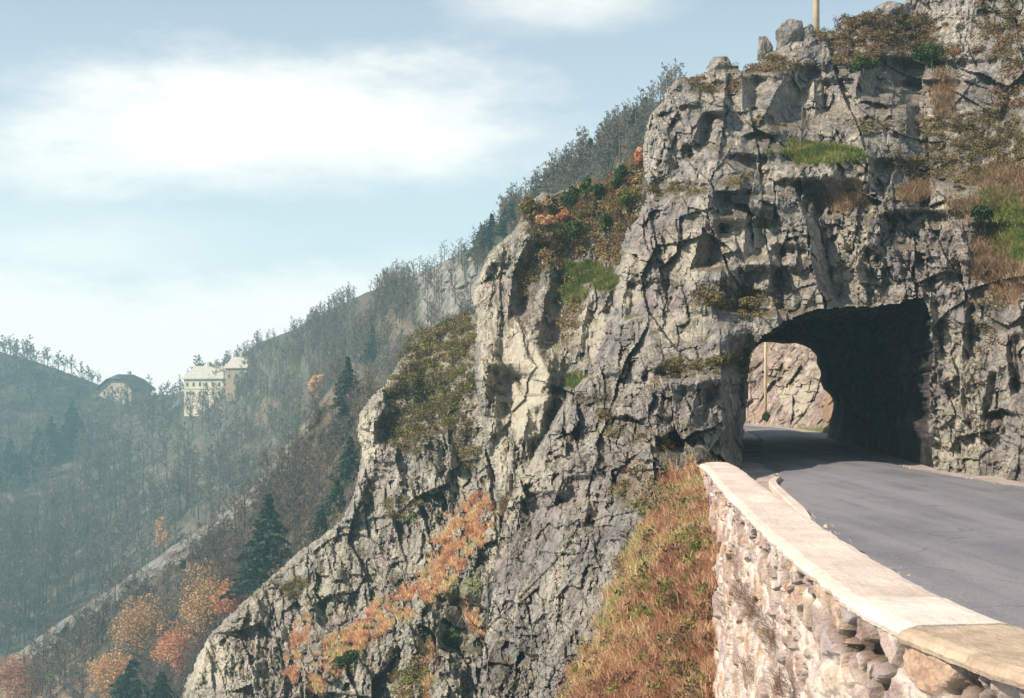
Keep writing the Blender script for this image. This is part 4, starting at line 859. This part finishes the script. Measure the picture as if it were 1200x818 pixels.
for _ in range(4000):
    u = r2.uniform(-30, 330); v = r2.uniform(560, 800); c = np.interp(u, *np.array(crest).T)
    if v < c-6 and v > c-150 and len([1 for s in SPOTS if s[4] == 1]) < 105: SPOTS.append((Lh, u, v, r2.uniform(60, 96)*(0.7+0.3*(v-500)/250), 1))
for _ in range(4000):
    u = r2.uniform(-20, 390); v = r2.uniform(560, 835); c = np.interp(u, *np.array(crest).T)
    if v > c+38 and u < 400-(v-520)*0.55 and len([1 for s in SPOTS if s[4] == 2]) < 100: SPOTS.append((Ls, u, v, r2.uniform(38, 72), 2))
for _ in range(3000):
    u = r2.uniform(300, 415); v = r2.uniform(430, 640); c = np.interp(u, *np.array(crest).T)
    if v > c+4 and u < 420-(v-500)*0.35 and len([1 for s in SPOTS if s[4] == 2]) < 150: SPOTS.append((Ls, u, v, r2.uniform(20, 46), 2))
GB = ['tall bare grey tree on the wooded far slope', 'bare grey brown tree on the spur below the pale rock crest', 'thin bare tree on the skyline of the far ridge']
protos = {}
def bare(kind, k):
    key = (kind, k)
    if key not in protos:
        kw = [dict(limbs=15, subs=5, twigs=6, start=.3, tw=.085, spread=.24), dict(limbs=15, subs=6, twigs=7, start=.42, tw=.035, spread=.22), dict(limbs=15, subs=6, twigs=8, start=.12, tw=.020, spread=.42)][kind]
        protos[key] = [make_bare_tree('bare_tree', GB[[2, 0, 1][kind]], 'tree', 3000+kind*20+k, [9, 19, 6.5][kind], 'bare trees on the valley side', **kw), False]
    e = protos[key]
    if e[1]: return copy_tree(e[0])
    e[1] = True; return e[0]
for i, (L, u, v, hp, kind) in enumerate(SPOTS):
    p = L.at(u, v); o = bare(kind, i % 4); sc = hpx(p, hp)/[9, 19, 6.5][kind]; o.location = p; o.scale = (sc,)*3; o.rotation_euler = (0, 0, r2.uniform(0, 6.28))
# the far wood that reads as one mass
def build_wood(n):
    r = np.random.default_rng(77); src = [bare_tree_arrays(4000+i, 14, spread=.26, limbs=11, subs=4, twigs=4, start=.2, tw=.085) for i in range(4)]
    VV = []; QQ = []; TT = []; n0 = 0
    U, V = Lh.U, Lh.V; cr = np.interp(U, *np.array(crest).T); w = ((V < cr+15) | (U > 480))*(U < 800)*(V < 800)*(1-0.8*(blobs(U, V, [(522, 345, 34, 52)], 21, .25) > .3))*sst(-.35, .1, fbm(U/50, V/40, 88, 3))
    P, d, k = Lh.sample(w*(1+2.2*sst(200, 330, U)+3.5*sst(300, 400, U)*(1+1.5*(V-rv[None] < 40)))/(Lh.D**0.9), n, r)
    cu = np.interp(Ls.U, *np.array(crest).T); P2, d2, _ = Ls.sample((Ls.V > cu+20+18*sst(330, 260, Ls.U))*(Ls.V < 860)*sst(-.4, .0, fbm(Ls.U/30, Ls.V/30, 89, 3))*(1+2*sst(260, 340, Ls.U))/Ls.D, 620, r); P = np.concatenate([P, P2]); d = np.concatenate([d, d2]); nh = n; n = len(P)
    for i in range(n):
        (tv, tf), (cv_, cq, ct) = src[i % 4]; uu = CX+P[i, 0]/P[i, 1]*F; vv = HY-(P[i, 2]-EYE)/P[i, 1]*F; sc = r.uniform(.6, 1.15)*(0.50+0.50*float(sst(340, 180, uu)))*(.5+.5*min(1.0, d[i]/260))*(1.0 if vv > np.interp(uu, *np.array(ridge).T)+12 else .7)
        if i >= nh: sc = r.uniform(.16, .36)
        a = r.uniform(0, 6.28); ca, sa = math.cos(a)*sc, math.sin(a)*sc
        v = np.concatenate([tv, cv_]); v = np.stack([v[:, 0]*ca-v[:, 1]*sa, v[:, 0]*sa+v[:, 1]*ca, v[:, 2]*sc], 1)+P[i]
        VV.append(v); QQ.append(np.concatenate([tf[0], cq+len(tv)])+n0); TT.append(np.concatenate([np.full(len(tv), .1), np.clip(ct*.7+r.uniform(-.1, .4), 0, 1)])); n0 += len(v)
    tag(mk('woodland', np.concatenate(VV), [np.concatenate(QQ)], M_WOOD, None, False, {'tint': ('FLOAT', np.concatenate(TT))}), kind='stuff')
M_WOOD = leafmat('far_wood', ((0.0, (0.07, 0.068, 0.058)), (0.4, (0.12, 0.10, 0.075)), (0.75, (0.19, 0.125, 0.09)), (1.0, (0.22, 0.17, 0.085))), 0)
build_wood(3500)

# ------------------------------------------------------------------ grass and heather on the rocks
def blades(P, h, wd, r, lean=(0, 0, 0), spread=.45):
    n = len(P); a = r.uniform(0, 2*PI, n); s = np.stack([np.cos(a), np.sin(a), 0*a], 1)*wd[:, None]
    d = r.normal(0, spread, (n, 3)); d[:, 2] = 1; d = d+np.array(lean); d /= np.linalg.norm(d, axis=1, keepdims=True)
    m = P+d*(h*.55)[:, None]; t = P+d*h[:, None]+np.stack([d[:, 0], d[:, 1], -0.5*np.abs(d[:, 0])-.2], 1)*(h*.28)[:, None]
    V0 = np.concatenate([P-s, P+s, m+s*.7, m-s*.7, t]); i = np.arange(n)
    return V0, [np.stack([i, i+n, i+2*n, i+3*n], 1), np.stack([i+3*n, i+2*n, i+4*n], 1)]
def tufts(name, L, w, n, per, h, mat, seed, lean=(-.25, -.35, 0), bw=.006, tilt=None, clump=.06):
    r = np.random.default_rng(seed); P, d, k = L.sample(w, n, r); P = np.repeat(P, per, 0)+r.normal(0, clump, (n*per, 3))*np.array([1, 1, .3])
    sz = np.repeat(r.uniform(.5, 1.25, n), per)*h*r.uniform(.7, 1.2, n*per); tn = np.repeat(np.clip(r.normal(.48, .2, n), 0, 1), per)
    tn = np.clip(tn+.75*fbm(P[:, 0]*.9, P[:, 1]*.7+P[:, 2], seed, 4, .6)+r.normal(0, .07, n*per), 0, 1)
    if seed == 41: uu = CX+P[:, 0]/P[:, 1]*F; vv = HY-(P[:, 2]-EYE)/P[:, 1]*F; tn = np.clip(tn+.22*sst(60, 0, uu-np.interp(vv, [545, 640, 760, 835], [792, 740, 690, 655]))-.08, 0, 1)
    V0, Fl = blades(P, sz, np.repeat(d, per)*bw/25+.002, r, lean)
    tag(mk(name, V0, Fl, mat, None, False, {'tint': ('FLOAT', np.tile(tn, 5))}), kind='stuff')
def heath(name, L, w, n, size, mat, seed, rise=.22):
    r = np.random.default_rng(seed); c, _, _ = L.sample(w, n//60, r); rad = r.uniform(.12, .42, len(c))*L.D.mean()/35
    k = r.integers(0, len(c), n); d = r.normal(size=(n, 3)); d /= np.linalg.norm(d, axis=1, keepdims=True); d[:, 2] = np.abs(d[:, 2])*.8
    P = c[k]+d*(rad[k]*r.uniform(.3, 1, n)**.5)[:, None]
    V0, Q = leaf_cards(P, size, r); tn = np.clip(np.repeat(r.normal(.5, .22, len(c)), 1)[k]+r.normal(0, .18, n), 0, 1)
    tag(mk(name, V0, Q, mat, None, False, {'tint': ('FLOAT', np.tile(tn, 4))}), kind='stuff')
cA, cB, cC = La.cover, Lb.cover, Lc.cover
low = (La.V > 535)
tufts('dry_grass', La, (cA[..., 1] > .5)*cA[..., 1]*low*(La.U < 850), 17000, 6, .23, M_DRY, 41)
tufts('dry_grass', La, cA[..., 1]*(~low)*(cA[..., 1] > .25), 2500, 6, .30, M_STRAW, 42)
tufts('green_grass', La, (cA[..., 0] > .35)*cA[..., 0], 3400, 7, .19, M_GRASS, 43)
tufts('green_grass', Lb, (cB[..., 0] > .35)*cB[..., 0], 2400, 7, .24, M_GRASS, 44, bw=.007)
tufts('dry_grass', Lc, (cC[..., 1] > .4)*cC[..., 1], 6500, 6, .27, M_DRY, 45, bw=.008)
tufts('dry_grass', Lb, (cB[..., 1] > .3)*cB[..., 1], 1200, 6, .36, M_STRAW, 46, bw=.008)
heath('heather', La, (cA[..., 2] > .3)*cA[..., 2], 70000, .036, M_HEATH, 51)
heath('heather', La, (cA[..., 2] > .4)*cA[..., 2]*(La.V < 130), 24000, .04, M_RUST, 52)
heath('heather', Lb, (cB[..., 2] > .3)*cB[..., 2], 46000, .045, M_HEATH, 53)
heath('heather', Lb, (cB[..., 2] > .5)*cB[..., 2], 9000, .05, M_RUST, 54)
heath('heather', Lc, (cC[..., 2] > .3)*cC[..., 2], 56000, .052, M_HEATH, 55)
heath('moss', Lc, (cC[..., 2] > .4)*cC[..., 2], 12000, .06, M_YGREEN, 56)
heath('weeds', La, cA[..., 1]*low*(La.U < 850)*sst(.0, .4, fbm(La.U/20, La.V/20, 91, 3)), 9000, .035, M_RUST, 57)
heath('weeds', La, cA[..., 1]*low*(La.U < 850)*(sst(.15, .4, fbm(La.U/16, La.V/16, 92, 3))+.7*blobs(La.U, La.V, [(812, 640, 18, 40), (790, 710, 34, 40), (815, 770, 24, 50)], 93, .8)), 6500, .035, M_YGREEN, 58)
heath('weeds', La, cA[..., 1]*low*(La.U < 850)*sst(.0, .3, fbm(La.U/16, La.V/16, 94, 3)), 6000, .035, M_DKGREEN, 59)
# straw hanging on the wall face
def wall_weeds():
    P, T, Nn, s = wall_frame(900); Nn = -Nn if Nn[300, 0] > 0 else Nn; r = np.random.default_rng(61); pts = []
    for (uu, zc, ru, rz, n) in ((14.2, -.1, .5, .10, 40), (13.2, -.35, .5, .12, 70), (12.2, -.40, .35, .10, 60), (10.8, -.34, .25, .10, 60), (9.9, -.62, .25, .10, 60), (12.2, -1.0, .4, .12, 40), (9.3, -.9, .2, .08, 40), (15.5, -1.0, .6, .2, 40), (8.6, -.75, .12, .06, 20)):
        for _ in range(n):
            y = uu+r.normal(0, ru*.6); z = zc+r.normal(0, rz*.6); i = int(np.argmin(np.abs(P[:, 1]-y)+(np.arange(900) > 760)*50)); b = max(0, -z)*.07+.05
            pts.append((P[i, 0]+Nn[i, 0]*b, P[i, 1]+Nn[i, 1]*b, z))
    c = np.array(pts); per = 6; Q = np.repeat(c, per, 0)+r.normal(0, .04, (len(c)*per, 3)); n = len(Q)
    V0, Fl = blades(Q, r.uniform(.10, .26, n), np.full(n, .003), r, (-.7, -.5, -.55), .5)
    tag(mk('wall_weeds', V0, Fl, M_STRAW, None, False, {'tint': ('FLOAT', np.tile(np.clip(r.normal(.45, .22, n), 0, 1), 5))}), kind='stuff')
wall_weeds()

def gravel():
    r = np.random.default_rng(97); L = spl(road_L, 400); R = spl(road_R, 400); P = []
    for _ in range(1800):
        k = r.integers(0, 330); t = abs(r.normal(0, .018)) if r.uniform() < .6 else 1-abs(r.normal(0, .03)); t = min(1.04, max(-.04, t-.01))
        q = L[k]*(1-t)+R[k]*t
        if q[1] > 4: P.append((q[0], q[1], .018+.10*(1-(2*t-1)**2) if 0 < t < 1 else .01))
    P = np.array(P); n = len(P); s = r.uniform(.006, .022, n)*(1+(r.uniform(size=n) < .04)*1.8); o = np.array([(1, 0, 0), (0, 1, 0), (-1, 0, 0), (0, -1, 0), (0, 0, .8), (0, 0, -.4)], float)
    V0 = (P[:, None]+o[None]*s[:, None, None]*r.uniform(.7, 1.3, (n, 6, 1))).reshape(-1, 3); f = np.array([(0, 1, 4), (1, 2, 4), (2, 3, 4), (3, 0, 4), (1, 0, 5), (2, 1, 5), (3, 2, 5), (0, 3, 5)])
    tag(mk('gravel', V0, [(np.arange(n)[:, None, None]*6+f[None]).reshape(-1, 3)], M_VERGE), kind='stuff')
gravel()

# ------------------------------------------------------------------ single bushes
BUSH = [(Lb, 668, 254, 36, 34, M_DKGREEN, 'dark round evergreen bush on the slope just above the orange bushes'),
        (Lb, 640, 268, 16, 26, M_ORANGE, 'bright orange bush on the slope below the dark round evergreen'),
        (Lb, 660, 262, 18, 20, M_RED, 'reddish bush touching the bright orange one'),
        (Lb, 700, 250, 40, 18, M_DKGREEN, 'tall narrow dark bush in the middle of the vegetated slope'),
        (Lb, 736, 250, 26, 26, M_YGREEN, 'light green bush beside the left edge of the main cliff'),
        (Lb, 713, 272, 24, 24, M_DKGREEN, 'dark green bush below the tall narrow one'),
        (Lb, 671, 280, 20, 28, M_DKGREEN, 'wide green bush below the reddish bush'),
        (Lb, 748, 196, 20, 16, M_RED, 'rusty bush high on the slope against the main cliff'),
        (Lb, 622, 262, 30, 30, M_HEATH, 'brown mossy bush on the leftmost rocky knob'),
        (Lb, 722, 302, 14, 18, M_RUST, 'small rust brown bush above the green ledge'),
        (Lb, 686, 236, 28, 20, M_DKGREEN, 'dark upright bush right of the dark round evergreen bush'),
        (Lb, 724, 222, 26, 24, M_DKGREEN, 'dark bush under the rusty bush high on the slope'),
        (Lb, 655, 300, 22, 24, M_HEATH, 'olive brown bush at the top of the dark cleft in the buttress'),
        (Lc, 405, 786, 30, 40, M_DKGREEN, 'wide dark green bush at the lower end of the orange grass band'),
        (Lc, 531, 758, 22, 28, M_DKGREEN, 'dark green bush in the cleft of the lower grey rocks'),
        (Lc, 553, 706, 34, 18, M_DKGREEN, 'upright green bush above the cleft of the lower grey rocks'),
        (La, 1150, 262, 22, 44, M_DKGREEN, 'dark green bush on the ledge at the upper right of the tunnel'),
        (La, 1090, 82, 30, 56, M_DKGREEN, 'dark green bush near the cliff top, right of the telegraph pole'),
        (La, 1010, 86, 18, 44, M_DKGREEN, 'low dark green bush under the cliff top, below the telegraph pole'),
        (La, 834, 362, 20, 32, M_HEATH, 'brown bush on the rock left of the tunnel mouth, lower of two'),
        (La, 880, 366, 20, 34, M_HEATH, 'brown bush right above the upper left corner of the tunnel mouth'),
        (La, 814, 650, 22, 16, M_YGREEN, 'bright green leafy bush on the orange bank beside the parapet'),
        (Lt, 897, 494, 12, 12, M_DKGREEN, 'small dark bush at the foot of the pole seen through the tunnel')]
for i, (L, u, v, hp, wp, m, lab) in enumerate(BUSH):
    p = L.at(u, v)+Vector((0, -0.25, 0)); make_leafy('bush', lab, 'bush', m, 2300+i, hpx(p, hp), hpx(p, wp), p, leaf=max(.022, .0014*p.y), n=1300, trunk=.05, lumps=8)
p = La.at(990, 36)+Vector((0, .6, -.1)); t = make_bare_tree('bare_shrub', 'leafless shrub on the cliff top beside the telegraph pole', 'shrub', 2400, 1.1, limbs=14, subs=4, twigs=4, start=.08, tw=.008, spread=.5); t.location = p
p = La.at(935, 172)+Vector((0, -.2, 0)); t = make_bare_tree('bare_shrub', 'thin leafless shrub on the green ledge of the main cliff', 'shrub', 2401, 1.9, limbs=12, subs=3, twigs=3, start=.2, tw=.007, spread=.3); t.location = p
p = Lc.at(560, 745)+Vector((.3, -.5, 0)); t = make_bare_tree('bare_shrub', 'small leafless tree rooted in the lower grey rocks', 'shrub', 2402, 3.2, limbs=12, subs=4, twigs=4, start=.2, tw=.014, spread=.4); t.location = p

# ------------------------------------------------------------------ boulders on the cliff top
def boulder(u, v, wpx, hpx_, seed, label, dy=.4):
    import bmesh
    p = La.at(u, v); s = p.y/F; bm = bmesh.new(); bmesh.ops.create_icosphere(bm, subdivisions=5, radius=1.0)
    r = np.random.default_rng(seed); pl = [(Vector(q).normalized(), r.uniform(.55, .9)) for q in r.normal(size=(16, 3))]
    for ve in bm.verts:
        c = ve.co.copy()
        for nn, dd in pl:
            k = c.dot(nn)
            if k > dd: c -= nn*(k-dd)*.93
        c *= 1+.10*mnoise.fractal(ve.co*2.2+Vector((seed, 0, 0)), .7, 2.1, 5); ve.co = c
    me = bpy.data.meshes.new('boulder'); bm.to_mesh(me); bm.free(); me.materials.append(M_CLIFF)
    at = me.attributes.new('cover', 'FLOAT_COLOR', 'POINT'); at.data.foreach_set('color', np.zeros(len(me.vertices)*4, dtype=np.float32))
    o = bpy.data.objects.new('boulder', me); C.objects.link(o); o.location = p+Vector((0, dy, hpx_*s*.30)); o.scale = (wpx*s*.62, wpx*s*.62, hpx_*s*.66); o.rotation_euler = (0, 0, seed)
    tag(o, label, 'boulder')
boulder(927, 49, 34, 38, 3, 'largest blocky grey boulder on the cliff top, left of the telegraph pole')
boulder(898, 64, 18, 30, 4, 'upright narrow boulder on the cliff top, left of the largest boulder')
boulder(845, 80, 30, 20, 6, 'low rounded boulder near the left end of the cliff top')
boulder(950, 44, 22, 20, 8, 'small boulder on the cliff top between the largest boulder and the telegraph pole')
boulder(1046, 22, 34, 24, 9, 'flat grey boulder among heather at the cliff top, right of the telegraph pole')

# ------------------------------------------------------------------ poles
M_POLE = simple('weathered_wood_pole', (0.42, 0.33, 0.20), .85, (0.56, 0.46, 0.30), 3, .01, 30)
def pole(p, h, r0, label):
    root = empty('utility_pole', p); tag(root, label, 'utility pole')
    m = MB(); m.tube([(0, 0, -.6), (0, 0, h*.5), (0, 0, h)], [r0, r0*.9, r0*.78], 14); m.build('post', M_POLE, root, True)
    m = MB(); m.box((-.7, -r0-.09, h-.62), (.7, -r0+.01, h-.50)); m.build('crossarm', M_POLE, root)
    for x in (-.58, .58):
        m = MB(); m.tube([(x, -r0-.04, h-.50), (x, -r0-.04, h-.44), (x, -r0-.04, h-.40), (x, -r0-.04, h-.32)], [.015, .045, .05, .03], 8); m.build('insulator', M_COPEW, root, True)
pole(La.at(966, 44)+Vector((0, 1.2, -.3)), 7.0, .135, 'wooden telegraph pole on the cliff top, cut by the upper edge of the photo')
pole(Lt.at(895, 491)+Vector((0, -.6, -.1)), 7.2, .11, 'wooden telegraph pole seen through the tunnel in front of the sunlit rock cutting')

# ------------------------------------------------------------------ houses at the pass
M_CREAM = simple('cream_render', (0.46, 0.41, 0.31), .9, (0.56, 0.50, 0.38), .6)
M_ROOFP = simple('pale_slate_roof', (0.34, 0.32, 0.27), .7, (0.44, 0.41, 0.34), 1.0)
M_ROOFD = simple('dark_shingle_roof', (0.05, 0.04, 0.04), .8, (0.09, 0.07, 0.065), 1.5)
M_TIMB = simple('brown_timber', (0.20, 0.15, 0.10), .85, (0.32, 0.25, 0.17), 1.2)
M_TIMBL = simple('pale_timber', (0.34, 0.27, 0.19), .85, (0.48, 0.40, 0.30), .8)
M_GLASS = simple('window_glass', (0.03, 0.035, 0.04), .15, spec=.5)
M_TRIM = simple('stone_trim', (0.34, 0.29, 0.23), .9)
def gable_house(name, label, loc, rz, L, Wd, hw, hr, wallm, roofm, hip=0.0, over=.8, rows=((1.2, 1.5), (4.2, 1.5)), ncol=6, courses=(), mans=0):
    root = empty(name, loc, rz); tag(root, label, 'house'); x, y = L/2, Wd/2
    m = MB(); V0 = [(-x, -y, -6), (x, -y, -6), (x, y, -6), (-x, y, -6), (-x, -y, hw), (x, -y, hw), (x, y, hw), (-x, y, hw), (-x, 0, hw+hr*(1-hip)), (x, 0, hw+hr*(1-hip))]
    m.add(V0, [(0, 1, 5, 4), (2, 3, 7, 6)], []); g = hip*y
    for sx, (a, b, c, d, e) in ((-x, (3, 0, 4, 8, 7)), (x, (1, 2, 6, 9, 5))):
        if hip > 0:
            k = y*hip; zt = hw+hr*(1-hip); n = m.n; m.add([(sx, -y, -6), (sx, y, -6), (sx, y, hw), (sx, k, zt), (sx, -k, zt), (sx, -y, hw)], [(0, 1, 2, 5), (5, 2, 3, 4)])
        else: m.add([(sx, -y, -6), (sx, y, -6), (sx, y, hw), (sx, -y, hw), (sx, 0, hw+hr)], [(0, 1, 2, 3)], [(3, 2, 4)])
    m.build('wall', wallm, root)
    t = .28; X1 = x+over; Y1 = y+over; ze = hw-hr*over/y; m = MB()
    if hip == 0:
        for sy in (-1, 1): m.hexa([(-X1, 0, hw+hr+.02), (X1, 0, hw+hr+.02), (X1, sy*Y1, ze+.02), (-X1, sy*Y1, ze+.02), (-X1, 0, hw+hr+t), (X1, 0, hw+hr+t), (X1, sy*Y1, ze+t), (-X1, sy*Y1, ze+t)])
    else:
        k = Y1*hip; zt = hw+hr*(1-hip); xr = X1-2.6
        for sy in (-1, 1):
            m.add([(-xr, 0, hw+hr+t), (xr, 0, hw+hr+t), (X1, sy*k, zt+t), (X1, sy*Y1, ze+t), (-X1, sy*Y1, ze+t), (-X1, sy*k, zt+t), (-xr, 0, hw+hr+.02), (xr, 0, hw+hr+.02), (X1, sy*k, zt+.02), (X1, sy*Y1, ze+.02), (-X1, sy*Y1, ze+.02), (-X1, sy*k, zt+.02)],
                  [(0, 1, 2, 5), (5, 2, 3, 4), (6, 11, 8, 7), (11, 10, 9, 8), (3, 9, 10, 4), (2, 8, 9, 3), (5, 4, 10, 11)])
        for sx in (-1, 1): m.add([(sx*xr, 0, hw+hr+t), (sx*X1, -k, zt+t), (sx*X1, k, zt+t)], [], [(0, 1, 2)])
    rf = m.build('roof', roofm, root); m = MB(); m.box((-x*.45, -.5, hw+hr-.6), (-x*.45+1, .5, hw+hr+1.5)); m.build('chimney', M_TRIM, rf)
    for (z, hh) in rows:
        for i in range(ncol):
            cx = -x+L*(i+.5)/ncol; m = MB(); m.box((cx-.55, -y-.05, z), (cx+.55, -y+.1, z+hh)); w = m.build('window', M_TRIM, root); m = MB(); m.box((cx-.42, -y-.07, z+.12), (cx+.42, -y-.03, z+hh-.12)); m.build('pane', M_GLASS, w)
        for i in range(3):
            cy = -y+Wd*(i+.5)/3; m = MB(); m.box((x-.1, cy-.55, z), (x+.05, cy+.55, z+hh)); w = m.build('window', M_TRIM, root); m = MB(); m.box((x+.03, cy-.42, z+.12), (x+.07, cy+.42, z+hh-.12)); m.build('pane', M_GLASS, w)
    for z in courses:
        m = MB(); m.box((-x-.12, -y-.12, z), (x+.12, y+.12, z+.3)); m.build('string_course', M_TRIM, root)
    return root
p = Lh.at(252, 466); gable_house('hotel', 'tall cream hotel with pale pitched roof on the far pass, between trees', p+Vector((0, 4, 0)), -.50, 20, 11, 6.8, 3.8, M_CREAM, M_ROOFP, 0, .7, ((.9, 1.4), (3.9, 1.4)), 7, (2.9, 5.9))
p = Lh.at(284, 448); gable_house('annex_house', 'smaller house with one pale roof slope right behind the hotel on the far pass', p+Vector((0, 4, 0)), -.50, 9, 8, 4.6, 3.0, M_TIMB, M_ROOFP, 0, .6, ((1, 1.4), (3.4, 1.3)), 3)
p = Lh.at(145, 468); gable_house('chalet', 'dark roofed timber chalet standing alone in the dip of the far ridge', p+Vector((0, 3, 0)), -1.9, 12, 14.5, 4.4, 4.9, M_TIMBL, M_ROOFD, .38, 1.2, ((1.9, 1.4),), 5)
